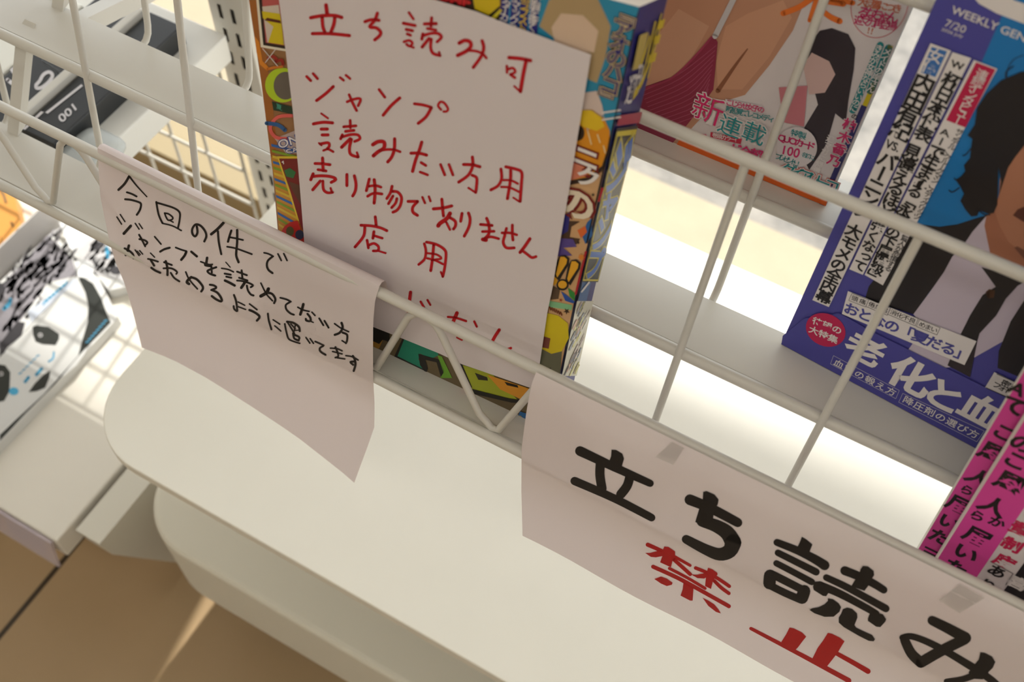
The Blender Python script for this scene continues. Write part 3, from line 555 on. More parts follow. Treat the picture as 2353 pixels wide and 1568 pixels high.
strokes(mb, SIGN2, 900, 420, K, RED, [(46, [255, 285, 400, 285]), (46, [400, 290, 330, 370, 330, 450, 400, 500]), (36, [475, 220, 515, 310]), (36, [575, 210, 600, 280]), (48, [645, 400, 800, 385, 925, 355]), (46, [775, 250, 785, 380, 800, 510]), (64, [900, 470, 850, 550, 750, 620, 720, 660]), (36, [840, 600, 900, 720]), (46, [900, 535, 980, 590, 985, 660, 955, 710]),
 (46, [1085, 470, 1065, 590]), (46, [1185, 465, 1210, 560, 1190, 680, 1120, 820]), (44, [1370, 640, 1550, 655]), (42, [1400, 750, 1580, 745]), (46, [1465, 545, 1500, 650, 1500, 780, 1430, 860]), (40, [1430, 870, 1520, 830, 1650, 860]), (60, [1405, 870, 1455, 880]),
 (40, [1700, 770, 1820, 770, 1930, 800]), (44, [1770, 700, 1740, 820, 1720, 920, 1770, 1000, 1890, 1000]), (44, [1860, 650, 1860, 780, 1870, 880]), (50, [2130, 860, 2050, 980, 1980, 1070]), (42, [2010, 1040, 2090, 1100, 2160, 1150, 2225, 1135])])
strokes(mb, SIGN2, 770, 480, K, RED, [(44, [620, 120, 635, 250]), (42, [400, 250, 560, 260, 700, 290, 800, 335]), (44, [460, 280, 440, 420, 310, 585]), (44, [600, 350, 585, 450]), (38, [600, 410, 730, 450]), (40, [495, 480, 515, 600]), (40, [520, 560, 600, 530, 670, 580, 660, 640, 590, 645]), (30, [650, 640, 780, 680]),
 (40, [1375, 535, 1400, 640, 1380, 770, 1290, 855]), (42, [1410, 510, 1560, 545, 1680, 620, 1710, 700, 1690, 900, 1660, 1040]), (30, [1660, 1040, 1630, 970]), (44, [1520, 550, 1500, 780, 1475, 950]), (32, [1410, 680, 1560, 700, 1640, 760, 1540, 780, 1500, 790]), (34, [1420, 760, 1540, 790, 1665, 850])])
strokes(mb, SIGN2, 890, 640, K, RED, [(50, [360, 210, 340, 380, 325, 590]), (34, [515, 355, 570, 450]), (32, [620, 330, 665, 405]), (34, [935, 590, 1060, 605, 1215, 655]), (56, [1075, 530, 1010, 680]), (34, [1340, 660, 1380, 740]), (50, [1725, 790, 1660, 890, 1610, 985]), (38, [1080, 905, 1150, 940]), (40, [1840, 1095, 1905, 1070])])
tag(mb.build('paper_sign'), 'white paper sign with red handwriting taped on the thick comic weekly', 'sign', 'handwritten paper signs')

def lerp(a, b, t): return tuple(x + (y - x) * t for x, y in zip(a, b))
def curve_at(L, t):
    k = t * (len(L) - 1); i = min(int(k), len(L) - 2); return lerp(L[i], L[i + 1], k - i)
# sign folded over the front rail: profile of its left and right edge in (y, z)
NU, NV = 16, 20
LPF = [(.2560, -.4540), (.2500, -.470), (.2470, -.484), (.2420, -.510), (.2390, -.530), (.2375, -.562), (.2350, -.585), (.2290, -.618)]
RPF = [(.2560, -.4550), (.2515, -.464), (.2480, -.478), (.2425, -.505), (.2410, -.529), (.2385, -.555), (.2320, -.587), (.2180, -.598)]
LPX = [(224, 340), (230, 449), (240, 500), (254, 565), (266, 605), (285, 648), (302, 704), (326, 799)]
RPX = [(872, 658), (862, 690), (857.5, 740), (857, 810), (857.5, 871), (861, 930), (860, 985), (814, 1110)]
TOP = [(224, 340), (440, 448), (650, 552), (872, 658)]
BOT = [(326, 799), (397, 827), (480, 872), (580, 936), (677, 1000), (784, 1084), (814, 1110)]
vs = []
for j in range(NV + 1):
    v = j / NV
    for i in range(NU + 1):
        u = i / NU; a, b = curve_at(LPX, v), curve_at(RPX, v); t_, bo = curve_at(TOP, u), curve_at(BOT, u)
        p = tuple((1 - u) * a[k] + u * b[k] + (1 - v) * t_[k] + v * bo[k] - ((1 - u) * (1 - v) * TOP[0][k] + u * (1 - v) * TOP[-1][k] + (1 - u) * v * BOT[0][k] + u * v * BOT[-1][k]) for k in (0, 1))
        yy = (1 - u) * curve_at(LPF, v)[0] + u * curve_at(RPF, v)[0]; d_ = ray(p); vs.append(CAM + d_ * (yy / d_.y))
fs = [[j * (NU + 1) + i, j * (NU + 1) + i + 1, (j + 1) * (NU + 1) + i + 1, (j + 1) * (NU + 1) + i] for j in range(NV) for i in range(NU)]
SIGN1 = Curved(vs, fs)
mb = MB(); mb.add(vs, fs, PAPER, True)
top = vs[:NU + 1]; fold = []                                             # flap over the rail, down its far side
for dy, dz in ((0, 0), (.0022, .0006), (.0048, -.0010), (.0060, -.0040), (.0072, -.0240)): fold += [v + Vector((0, dy, dz)) for v in top]
mb.add(fold, [[j * (NU + 1) + i, (j + 1) * (NU + 1) + i, (j + 1) * (NU + 1) + i + 1, j * (NU + 1) + i + 1] for j in range(4) for i in range(NU)], PAPER, True)
K = 7.84
strokes(mb, SIGN1, 250, 390, K, BLK_INK, [(45, [180, 360, 290, 250, 370, 120]), ((34, 22), [370, 110, 500, 280, 690, 485]), (35, [330, 405, 420, 435, 505, 480]), (38, [300, 530, 420, 545, 560, 590, 585, 640, 560, 730, 510, 810]),
 (35, [860, 590, 1000, 630, 1180, 690, 1280, 770, 1280, 900, 1250, 1050]), (35, [860, 580, 900, 800, 970, 960]), (28, [970, 965, 1150, 1010, 1310, 1095]), (30, [1010, 780, 1080, 795, 1150, 850, 1150, 890, 1080, 910, 1040, 860, 1010, 780]), (25, [1100, 910, 1165, 945]),
 (40, [1590, 1020, 1600, 1130, 1560, 1200, 1510, 1150, 1510, 1060, 1570, 985, 1660, 1010, 1740, 1110, 1760, 1200, 1725, 1290]), (50, [2070, 955, 1960, 1070, 1850, 1160]), (38, [1970, 1110, 1985, 1300, 2030, 1520]),
 (25, [150, 850, 235, 980]), (25, [210, 805, 295, 935]), (50, [275, 1150, 400, 1010]), (25, [480, 965, 550, 1070]), (25, [550, 970, 610, 1060]), (35, [550, 1170, 600, 1260, 660, 1380]), (35, [555, 1250, 650, 1270, 700, 1310, 670, 1350]), (30, [830, 1205, 945, 1340]), (40, [930, 1475, 1010, 1430, 1100, 1405])])
strokes(mb, SIGN1, 430, 480, K, BLK_INK, [(40, [800, 390, 770, 480, 740, 590]), (32, [770, 510, 880, 530, 1010, 560]), (42, [905, 380, 905, 600, 890, 760, 890, 850, 930, 960]), (32, [725, 680, 880, 710, 1050, 770, 1170, 815]),
 (30, [1390, 790, 1470, 810, 1555, 855]), (38, [1540, 860, 1460, 930, 1440, 1020, 1470, 1100, 1540, 1155]), (30, [1640, 810, 1700, 930]), (30, [1745, 805, 1805, 930]),
 (20, [700, 960, 780, 1050]), (28, [625, 1070, 740, 1090, 840, 1135]), (35, [680, 1165, 790, 1185]), (35, [710, 1220, 800, 1240]), (45, [685, 1290, 770, 1330, 860, 1380]), (35, [905, 1130, 1080, 1195]), (35, [985, 1105, 1000, 1250]), (35, [940, 1240, 1090, 1290]), (35, [905, 1290, 1000, 1300, 1130, 1340, 1190, 1380, 1150, 1410]), (50, [1040, 1330, 980, 1420]), (35, [1080, 1380, 1100, 1470, 1150, 1540, 1200, 1560])])
strokes(mb, SIGN1, 250, 540, K, BLK_INK, [(32, [1210, 225, 1300, 260, 1400, 290]), (45, [1400, 300, 1370, 370, 1310, 445]), (42, [1490, 300, 1590, 385]), (30, [1660, 480, 1800, 530, 1870, 530]), (45, [1775, 410, 1760, 500, 1740, 540, 1840, 560]), (38, [1940, 580, 1830, 620, 1780, 650, 1830, 700, 1920, 730]), (35, [1850, 560, 1860, 680]),
 (38, [290, 240, 380, 290, 440, 350, 450, 420]), (45, [365, 190, 340, 290, 310, 360]), (26, [480, 270, 550, 370]), (24, [560, 280, 615, 345]), (18, [520, 290, 575, 355]),
 (24, [755, 325, 830, 400]), (34, [710, 430, 800, 450, 890, 480]), (40, [760, 450, 820, 550]), (40, [770, 590, 840, 640, 930, 680]), (35, [1000, 490, 1140, 540]), (42, [1030, 470, 1060, 600, 1060, 720]), (34, [990, 600, 1130, 600, 1230, 660, 1220, 700]), (34, [1120, 680, 1180, 770, 1275, 835]),
 (30, [1390, 665, 1430, 760, 1500, 860, 1600, 970]), (50, [1490, 760, 1440, 800, 1410, 850, 1450, 880]), (42, [1490, 760, 1590, 800, 1680, 900, 1700, 960, 1670, 1015]), (38, [1825, 895, 1900, 910, 1940, 950, 1850, 990]), (42, [1860, 990, 1960, 1040, 2030, 1140, 2030, 1195, 1940, 1160, 1860, 1100])])
strokes(mb, SIGN1, 480, 600, K, BLK_INK, [(28, [940, 395, 1010, 540, 1060, 620, 1150, 715]), (60, [1075, 500, 1040, 570, 940, 630]), (40, [1050, 570, 1140, 590, 1200, 680, 1180, 755]), (32, [1290, 660, 1400, 690, 1480, 730]), (35, [1460, 740, 1390, 790, 1400, 870, 1470, 940, 1535, 965]),
 (28, [1605, 830, 1700, 880, 1810, 905]), (48, [1705, 775, 1680, 870, 1650, 960]), (38, [1780, 950, 1830, 1020, 1830, 1080, 1760, 1070, 1750, 1040]), (22, [1830, 1080, 1885, 1105]), (28, [1860, 920, 1915, 980]), (32, [1990, 1030, 2065, 1155]), (32, [2085, 1075, 2160, 1200]),
 (36, [455, 610, 490, 710, 510, 840, 510, 900, 460, 860, 450, 810]), (26, [530, 735, 650, 795]), (26, [530, 820, 665, 870]), (28, [735, 770, 870, 875]), (42, [735, 880, 840, 930, 915, 1000, 870, 1070]), (34, [1065, 945, 1085, 1080, 1130, 1230]), (26, [1160, 1055, 1280, 1135]), (26, [1190, 1165, 1300, 1260]),
 (30, [1370, 1130, 1400, 1280, 1440, 1400, 1540, 1450, 1640, 1480]), (38, [1410, 1090, 1520, 1110, 1620, 1180, 1640, 1260]), (30, [1420, 1100, 1500, 1230, 1540, 1300]), (26, [1480, 1130, 1560, 1220]), (26, [1560, 1150, 1540, 1260]), (36, [1520, 1300, 1540, 1390, 1620, 1430]), (36, [1550, 1330, 1630, 1370, 1620, 1420]), (20, [1560, 1250, 1640, 1240])])
strokes(mb, SIGN1, 590, 680, K, BLK_INK, [(28, [1405, 500, 1520, 580, 1660, 645]), (42, [1530, 485, 1550, 570, 1500, 660, 1410, 700]), (38, [1550, 660, 1630, 700, 1630, 800, 1610, 850]), (26, [1610, 850, 1540, 805]), (28, [890, 750, 960, 850]), (26, [965, 770, 1025, 855]), (30, [1055, 820, 1210, 890]), (36, [1200, 900, 1140, 940, 1150, 1000, 1240, 1060]),
 (28, [1330, 940, 1450, 950, 1540, 990]), (28, [1370, 1000, 1540, 1045]), (34, [1420, 920, 1460, 1020, 1470, 1090, 1420, 1110]), (26, [1450, 1115, 1590, 1135]), (28, [1610, 1075, 1720, 1095, 1830, 1155]), (40, [1735, 1080, 1770, 1150, 1780, 1240, 1750, 1350]), (38, [1760, 1180, 1690, 1190, 1740, 1240])])
tag(mb.build('paper_sign'), 'small white paper sign with three lines of black handwriting folded over the front rail', 'sign', 'handwritten paper signs')

# wide no-reading sign hanging from the front rail
vs = []; NU, NV = 24, 12
SY = lambda v: .2524 - .0190 * v ** .6
for j in range(NV + 1):
    v = j / NV; ph = math.radians(60.95 + (68.90 - 60.95) * v); y = SY(v); z_ = EZ - y * math.tan(ph)
    xl = curve_at([(-.1133,), (-.1128,), (-.1120,), (-.1085,), (-.1040,)], v)[0]
    for i in range(NU + 1): vs.append(Vector((xl + (.150 - xl) * i / NU, y + .0006 * math.sin(i * .7) * v, z_)))
fs = [[j * (NU + 1) + i, j * (NU + 1) + i + 1, (j + 1) * (NU + 1) + i + 1, (j + 1) * (NU + 1) + i] for j in range(NV) for i in range(NU)]
SIGN3 = Curved(vs, fs); mb = MB(); mb.add(vs, fs, PAPER, True)
K = 5.2267
strokes(mb, SIGN3, 1290, 1000, K, BLK_INK, [((118, 88), [225, 190, 640, 385, 1068, 578]), (112, [470, 330, 465, 480, 490, 640]), (112, [825, 500, 790, 610, 715, 710]), ((100, 92), [160, 550, 640, 760, 1085, 990]), ((130, 110), [1545, 775, 1800, 880, 2120, 1050]), ((130, 200), [1690, 1035, 1850, 1085, 1990, 1170, 2065, 1290]), ((200, 105), [2065, 1290, 2020, 1390, 1900, 1430, 1740, 1375, 1500, 1250])])
polys(mb, SIGN3, 1290, 1000, K, BLK_INK, [[605, 172, 660, 175, 735, 220, 755, 280, 735, 350, 725, 400, 570, 330, 600, 250], [1705, 680, 1745, 668, 1840, 710, 1890, 770, 1880, 830, 1860, 860, 1830, 960, 1820, 1030, 1720, 1100, 1610, 1040, 1655, 890, 1700, 770]], 3)
strokes(mb, SIGN3, 1460, 1220, K, RED2, [((50, 34), [150, 165, 330, 245, 490, 320, 660, 415]), (45, [460, 340, 560, 430, 660, 520]), (42, [725, 445, 860, 500, 990, 570, 1130, 665]), (42, [950, 600, 1030, 680, 1125, 750]), (36, [410, 450, 620, 560, 840, 690]), (48, [215, 430, 500, 560, 760, 700, 1125, 905])])
polys(mb, SIGN3, 1460, 1220, K, RED2, [[350, 185, 400, 190, 480, 245, 480, 290, 455, 330, 430, 435, 300, 375, 330, 290, 335, 220], [120, 262, 180, 262, 280, 235, 340, 260, 330, 300, 250, 315, 190, 310], [875, 440, 930, 460, 985, 500, 990, 520, 960, 560, 935, 600, 910, 695, 840, 660, 850, 560, 865, 480], [670, 520, 740, 525, 850, 500, 880, 540, 830, 570, 750, 565], [580, 620, 700, 690, 690, 835, 660, 835, 545, 775, 570, 700], [230, 575, 310, 545, 380, 570, 450, 620, 440, 645, 380, 660, 310, 630], [810, 800, 880, 835, 950, 880, 1000, 940, 1030, 990, 970, 970, 880, 900]], 3)
strokes(mb, SIGN3, 1700, 1210, K, BLK_INK, [((85, 120), [448, 190, 700, 290, 900, 390, 1020, 465]), ((80, 88), [460, 315, 690, 430, 918, 545]), ((75, 80), [440, 440, 660, 555, 865, 665]), (95, [400, 578, 600, 680, 785, 775]), (150, [365, 590, 358, 680]), (90, [360, 705, 550, 800, 735, 880]), (150, [775, 775, 748, 855]),
 ((110, 90), [1262, 530, 1440, 600, 1600, 680, 1730, 760]), ((80, 90), [1040, 612, 1300, 735, 1755, 985]), ((100, 80), [960, 705, 1200, 805, 1500, 965, 1640, 1045])])
polys(mb, SIGN3, 1700, 1210, K, BLK_INK, [[748, 120, 800, 150, 875, 212, 840, 300, 690, 250, 720, 190], [1450, 510, 1480, 470, 1540, 475, 1610, 530, 1615, 580, 1590, 620, 1560, 690, 1500, 770, 1340, 715, 1390, 630, 1440, 560], [900, 660, 960, 655, 1060, 710, 1070, 790, 1040, 835, 1000, 830, 890, 760, 880, 720], [1600, 1020, 1720, 1050, 1760, 1110, 1750, 1140, 1690, 1205, 1640, 1200, 1540, 1130, 1540, 1100, 1560, 1050],
 [1060, 860, 1120, 870, 1190, 920, 1218, 965, 1200, 1020, 1130, 1080, 1020, 1082, 900, 1040, 840, 1000, 870, 980, 950, 965, 1020, 930, 1060, 890], [1240, 990, 1290, 970, 1350, 985, 1410, 1040, 1415, 1090, 1380, 1180, 1400, 1210, 1500, 1260, 1590, 1300, 1625, 1350, 1610, 1375, 1550, 1370, 1430, 1310, 1250, 1205, 1190, 1150, 1190, 1090, 1220, 1040]], 3)
strokes(mb, SIGN3, 1700, 1210, K, RED2, [((40, 62), [135, 1225, 450, 1390, 820, 1585, 1310, 1850])]); polys(mb, SIGN3, 1700, 1210, K, RED2, [[600, 1210, 650, 1220, 750, 1270, 800, 1320, 760, 1370, 700, 1450, 660, 1490, 500, 1385, 560, 1290], [1060, 1275, 1110, 1285, 1200, 1330, 1260, 1375, 1220, 1440, 1180, 1510, 1110, 1600, 1040, 1690, 870, 1590, 940, 1450, 1000, 1370]], 3)
strokes(mb, SIGN3, 1903, 1268, K, RED2, [((52, 64), [110, 1225, 300, 1330, 480, 1435])])
strokes(mb, SIGN3, 1903, 1268, K, BLK_INK, [((112, 140), [1250, 825, 1450, 925, 1650, 1035]), (130, [1640, 1050, 1350, 1195, 1115, 1330]), ((130, 110), [1115, 1330, 1000, 1220, 920, 1060]), ((70, 100), [890, 1030, 1000, 1015, 1200, 1085, 1450, 1215, 1700, 1365, 1880, 1470]), ((90, 60), [1780, 1470, 1620, 1530, 1420, 1555]), (90, [1850, 1460, 1960, 1540, 2050, 1620])])
polys(mb, SIGN3, 1903, 1268, K, BLK_INK, [[1830, 1205, 1880, 1210, 1970, 1255, 2010, 1320, 1980, 1390, 1900, 1470, 1860, 1530, 1700, 1520, 1690, 1440, 1755, 1360, 1810, 1290]], 3)
s3 = tag(mb.build('paper_sign'), 'wide white paper sign with bold black and red brushed characters hanging from the front rail', 'sign', 'handwritten paper signs')
TAPE = clear('clear_tape', 'cfc8c2', .28, .25)
for q in ([(2205, 1340), (2262, 1372), (2206, 1404), (2160, 1374)], [(1546, 1014), (1574, 1028), (1550, 1064), (1508, 1046)]):
    tm = MB(); tm.prism([SIGN3.px(p, 14) for p in q], (0, .00012, 0), TAPE); tm.build('tape', s3)

# --- blue news weekly in the second row
WO = Vector((-.0173, .3452, EZ - .4781)); WS = Plane(WO, (.9958, -.0926, .018), TV, None)
def rect_mag(S, x0, y0, w, h, thick, mfront, ang=0, mside=PAGES, mspine=None, cut=None):
    """closed magazine on plane S: lower left corner at (x0, y0)"""
    a = math.radians(ang); R = lambda x, y: Vector((x0 + x * math.cos(a) - y * math.sin(a), y0 + x * math.sin(a) + y * math.cos(a)))
    mb = MB(); q = [S.at(R(*p)) for p in ((0, 0), (w, 0), (w, h), (0, h))]; o = S.n * -thick; b = [p + o for p in q]
    mb.add(q, [[0, 1, 2, 3]], mfront); mb.add(b, [[3, 2, 1, 0]], mfront)
    for j in range(4):
        k = (j + 1) % 4; mb.add([q[j], b[j], b[k], q[k]], [[0, 1, 2, 3]], (mspine or mside) if j == 1 else mside)
    return mb
INDIGO = glossy('4a489c'); SKY = glossy('1078be'); JKT = glossy('1c181c'); SHIRT = glossy('c8bccb'); SKIN = glossy('a86c52'); HAIR = glossy('17141a'); MAG_RED = glossy('c01a52')
mb = rect_mag(WS, 0, 0, .182, .257, .0055, INDIGO)
W_ = lambda pts, m, l=1: poly(mb, WS, pts, m, l)
edge = lambda v, u=.182: None
def wq(u, v):                                   # a point given in the cover's own millimetres
    return WS.at((u / 1000, v / 1000))
def WUV(pts, m, l=1): mb.add([WS.at((u / 1000, v / 1000), l) for u, v in pts], [list(range(len(pts)))], m)
def pu(p): q = WS.uv(p); return (q.x * 1000, q.y * 1000)
WUV([pu((2345, -60)), pu((2259, 135)), pu((2167, 395)), pu((2070, 580)), pu((2040, 680)), (182, pu((2353, 700))[1]), (182, pu((2345, -60))[1])], SKY, 1)
WUV([pu((2236, -8)), pu((2250, 8)), pu((2290, 30)), pu((2353, 54)), pu((2420, 80)), pu((2420, 30)), pu((2330, 0)), pu((2300, -30))], WHITE, 2)
# printed portrait: jacket, shirt, tie, neck, hair
zz = lambda *a: [(1780 + a[i] / 3.646, 400 + a[i + 1] / 3.646) for i in range(0, len(a), 2)]
W_(zz(1060, 430, 1190, 415, 1380, 440, 1530, 420, 1700, 365, 1790, 340, 1800, 500, 1580, 640, 1490, 700, 1420, 830, 1290, 1000, 1165, 1175, 990, 1120, 760, 1040, 790, 940, 900, 800), JKT, 2)
W_(zz(1775, 350, 1660, 480, 1580, 600, 1490, 690, 1420, 820, 1300, 990, 1165, 1172, 1250, 1290, 1100, 1500, 1330, 1640, 1560, 1600, 2089, 1300, 2250, 1000, 2250, 820, 2000, 760, 1850, 600), SHIRT, 3)
W_(zz(1775, 352, 1760, 430, 1810, 670, 1850, 760, 2089, 800, 2300, 900, 2300, 250, 1950, 200, 1830, 300), SKIN, 4)
W_(zz(1845, 300, 1880, 180, 1900, -80, 2060, -250, 2300, -300, 2300, 480, 2150, 660, 2050, 640, 1960, 560, 1890, 430), glossy('b47a5e'), 5)
W_(zz(2000, 340, 2040, 290, 2089, 270, 2300, 250, 2300, 400, 2089, 395), glossy('5a3028'), 6); W_(zz(2010, 610, 2040, 600, 2089, 630, 2200, 650, 2200, 720, 2089, 700), glossy('7a4c3e'), 6)
W_(zz(1735, 775, 1850, 810, 2089, 880, 2089, 905, 2040, 930, 1940, 1040, 1860, 1180, 1720, 1330, 1700, 1400, 1560, 1340, 1640, 1180, 1745, 1010, 1855, 940, 1790, 850), JKT, 5)
W_(zz(1770, 985, 1800, 960, 1850, 970, 1840, 1030, 1790, 1040), glossy('5a3a26'), 5)
W_(zz(2200, 930, 2089, 1060, 1980, 1230, 1880, 1480, 1870, 1620, 2300, 1800, 2400, 1000), JKT, 5); W_(zz(1700, 1400, 1560, 1345, 1450, 1600, 1640, 1700), glossy('2a2328'), 4)
W_(zz(1880, 180, 1900, 60, 1880, -60, 1870, 250, 1840, 320, 1800, 330, 1720, 300, 1700, 345, 1650, 350, 1600, 290, 1560, 220, 1590, 160, 1560, 100, 1520, 40, 1560, 20, 1600, -30, 1590, -80, 1640, -140, 1650, -230, 1660, -300, 1620, -330, 1680, -420, 1700, -560, 1780, -680, 1900, -790, 2060, -860, 2300, -900, 2300, -280, 2100, -250, 2020, -150, 1960, -60), HAIR, 6)
for q in (((2205, 430), (2190, 440), (2182, 436)), ((2215, 400), (2200, 412), (2194, 408)), ((2240, 330), (2222, 352), (2214, 356)), ((2255, 300), (2238, 326)), ((2262, 270), (2252, 262)), ((2330, 150), (2312, 166), (2318, 196)), ((2240, 470), (2260, 490), (2276, 492)), ((2228, 452), (2238, 482))): stroke(mb, WS, q, 2.5, HAIR, 6)
stroke(mb, WS, [(2353, 126), (2330, 136), (2316, 158), (2314, 184)], 1.6, HAIR, 3)
# headline columns
W_([(2139.7, 97.6), (2187, 115), (1906, 704), (1868, 688)], WHITE, 7); W_([(2190, 118), (2233, 132), (1984, 630), (1953, 617)], WHITE, 7); W_([(2239, 136), (2293, 156.5), (2219, 291), (2164, 400), (2106, 514), (2030, 654), (1988, 630)], WHITE, 7)
W_([(2142.6, 106), (2178, 116), (2151, 175), (2118, 165)], glossy('3a72b8'), 8); vt(mb, WS, '女優', (2152, 126), (2139, 154), 6.2, WHITE, 9)
W_([(2244.5, 141), (2289, 158), (2220, 291), (2175.6, 274)], glossy('c0154a'), 8); vt(mb, WS, '連続インタビュー', (2257, 170), (2203, 273), 5.0, WHITE, 9, .005)
a = dict(m=BLACK, layer=9, off=.028)
vt(mb, WS, '内田有紀', (2124, 190), (2072, 299), 9.4, **a); lt(mb, WS, 'VS.', [(2041, 316), (2072, 330), (2064, 348), (2033, 336)], BLACK, 9, .02); vt(mb, WS, 'バーニング', (2041, 367), (1986, 482), 9.0, **a); vt(mb, WS, '大モメの全内幕', (1964, 529), (1895, 680), 8.0, **a)
lt(mb, WS, 'W', [(2189, 134), (2219, 145), (2214, 162), (2184, 150)], BLACK, 9, .02); vt(mb, WS, '杯日本代表', (2188, 184), (2124, 306), 7.6, **a); vt(mb, WS, '見違えるほど', (2098, 347), (2038, 484), 7.8, **a); vt(mb, WS, '強くなって', (2019, 518), (1978, 608), 6.6, **a)
lt(mb, WS, 'A', [(2164, 290), (2187, 300), (2182, 315), (2160, 305)], BLACK, 9, .01); stroke(mb, WS, [(2168, 316), (2161, 330)], 4, BLACK, 9)
vt(mb, WS, 'で生まれる「永遠', (2154, 347), (2070, 502), 7.2, **a); vt(mb, WS, 'の下層階級」', (2054, 532), (2007, 636), 6.8, **a)
vt(mb, WS, 'サンデル、クルーグマン、スティグリッツ', (2207, 301), (2108, 496), 3.4, BLACK, 9, .006); vt(mb, WS, '賢人が危惧する', (2080, 546), (2043, 615), 3.6, BLACK, 9, .006)
# masthead line
lt(mb, WS, 'WEEKLY', [(2191, 12), (2298, 53), (2290, 71), (2185, 29)], WHITE, 3, .012); lt(mb, WS, 'GENDAI', [(2305, 57), (2412, 98), (2404, 116), (2297, 74)], WHITE, 3, .012)
lt(mb, WS, '7/20', [(2177, 43), (2223, 60), (2216, 76), (2170, 59)], WHITE, 3); lt(mb, WS, '2026 July', [(2166, 63), (2215, 80), (2211, 89), (2162, 71)], WHITE, 3)
# lower band
WUV([pu((1930, 718)), pu((2004, 760)), pu((2295, 903)), (182, pu((2380, 945))[1]), (182, 0.3), (.3, .3), pu((1800, 770)), pu((1850, 730))], INDIGO, 7)
W_([(1950, 667), (2245, 782), (2217.5, 837), (1936, 719.5)], WHITE, 8)
b4 = glossy('4a4a9a')
ht(mb, WS, 'おとなの「夏だる」', (1958, 709), (2214, 812), 7.6, b4, 9, .03)
for s, p0, p1 in (('頭痛', (1966, 684), (1984, 691)), ('倦怠感', (2005, 698), (2034, 710)), ('消化不良', (2055, 716), (2098, 734)), ('めまい', (2121, 744), (2148, 755))):
    ht(mb, WS, s, p0, p1, 3.4, BLACK, 9, .004); c0, c1 = Vector(p0), Vector(p1); e = (c1 - c0).normalized(); dn = Vector((-.42, .9)); c0 = c0 - e * 11; c1 = c1 + e * 11
    frame_line(mb, WS, [tuple(c0 - dn * 9), tuple(c1 - dn * 9), tuple(c1 + dn * 9), tuple(c0 + dn * 9)], .9, BLACK, 9)
poly(mb, WS, ell((1899, 756), 47, 37, 24), MAG_RED, 9); ht(mb, WS, '待望の', (1880, 737), (1925, 755), 5.2, WHITE, 10, .02); ht(mb, WS, '大特集', (1872, 757), (1916, 776), 5.2, WHITE, 10, .02)
for ch, p, s in (('老', (1990, 800), 19), ('化', (2094, 862), 22), ('と', (2170, 906), 20), ('血', (2258, 942), 20)):
    q = Vector((.9, .44)); ht(mb, WS, ch, p, p, s, WHITE, 9, .035)
frame_line(mb, WS, [(1917, 815), (2068, 895), (2060, 914), (1910, 834)], 1.1, glossy('b8b4cc'), 9); ht(mb, WS, '血管の鍛え方', (1929, 834), (2049, 897), 5.2, WHITE, 9, .012)
frame_line(mb, WS, [(2076, 901.6), (2263, 988), (2246, 1012.7), (2066.6, 922)], 1.1, glossy('b8b4cc'), 9); ht(mb, WS, '降圧剤の選び方', (2089, 919), (2238, 994), 5.4, WHITE, 9, .012)
W_([(2286, 853), (2353, 884), (2353, 925), (2265, 888)], glossy('d8d2d0'), 8); stroke(mb, WS, [(2292, 857), (2353, 884)], 1.5, BLACK, 9); stroke(mb, WS, [(2268, 889), (2340, 921)], 1.5, BLACK, 9)
ht(mb, WS, '密着', (2313, 880), (2333, 890), 4.4, BLACK, 9); ht(mb, WS, 'フォト', (2292, 883), (2318, 896), 4.0, BLACK, 9)
tag(mb.build('news_magazine'), 'blue weekly news magazine with a printed portrait of a man in a black tie', 'magazine')

# --- pin-up weekly in the third row, and its neighbour
GO = Vector((-.0264 - .182, .3926, EZ - .4219)); GS = Plane(GO, (1, 0, 0), TV, None)
mb = rect_mag(GS, 0, 0, .182, .257, .010, glossy('dad2d2'), 0, PAGES, glossy('1c1a24'))
G = lambda pts, h, l=1: poly(mb, GS, pts, glossy(h), l)
GA = lambda u, v: (u / 1000, v / 1000)
def GUV(pts, h, l=1): mb.add([GS.at(GA(*p), l) for p in pts], [list(range(len(pts)))], glossy(h))
gu = lambda p: (GS.uv(p).x * 1000, GS.uv(p).y * 1000)
GUV([(0, 0), gu((1556, 331)), gu((1640, 240)), gu((1712, 218)), gu((1768, 150)), gu((1822, 70)), gu((1850, 0)), (150, 190), (140, 256), (0, 256)], 'c08e72', 1)
GUV([(0, 60), gu((1480, 120)), gu((1560, 20)), gu((1630, 60)), gu((1575, 160)), gu((1480, 215)), (0, 40)], 'cb9c80', 2)
G([(1668, 60), (1720, 30), (1800, 0), (1820, 40), (1768, 130), (1706, 205), (1650, 205), (1646, 140)], 'cd9a7c', 2)
stroke(mb, GS, [(1718, 112), (1690, 150), (1650, 208)], (3, 11), glossy('8e5a40'), 3)
GUV([gu((1640, 78)), gu((1606, 122)), gu((1545, 176)), gu((1484, 198)), (0, 24), (0, 0), gu((1545, 330)), gu((1600, 260)), gu((1640, 205)), gu((1650, 96))], '8e2f4a', 4)
for k in range(11): stroke(mb, GS, [(1474 + k * 4, 210 + k * 8.5), (1560 + k * 5, 170 + k * 9), (1646 - k * 2, 104 + k * 11)], 1.8, glossy('a8506a'), 5)
stroke(mb, GS, [(1636, 84), (1600, 126), (1545, 178), (1482, 202)], 5, glossy('a03c58'), 6); stroke(mb, GS, [(1690, -10), (1644, 82)], 13, glossy('c8c4c6'), 5)
OR = glossy('e8762a')
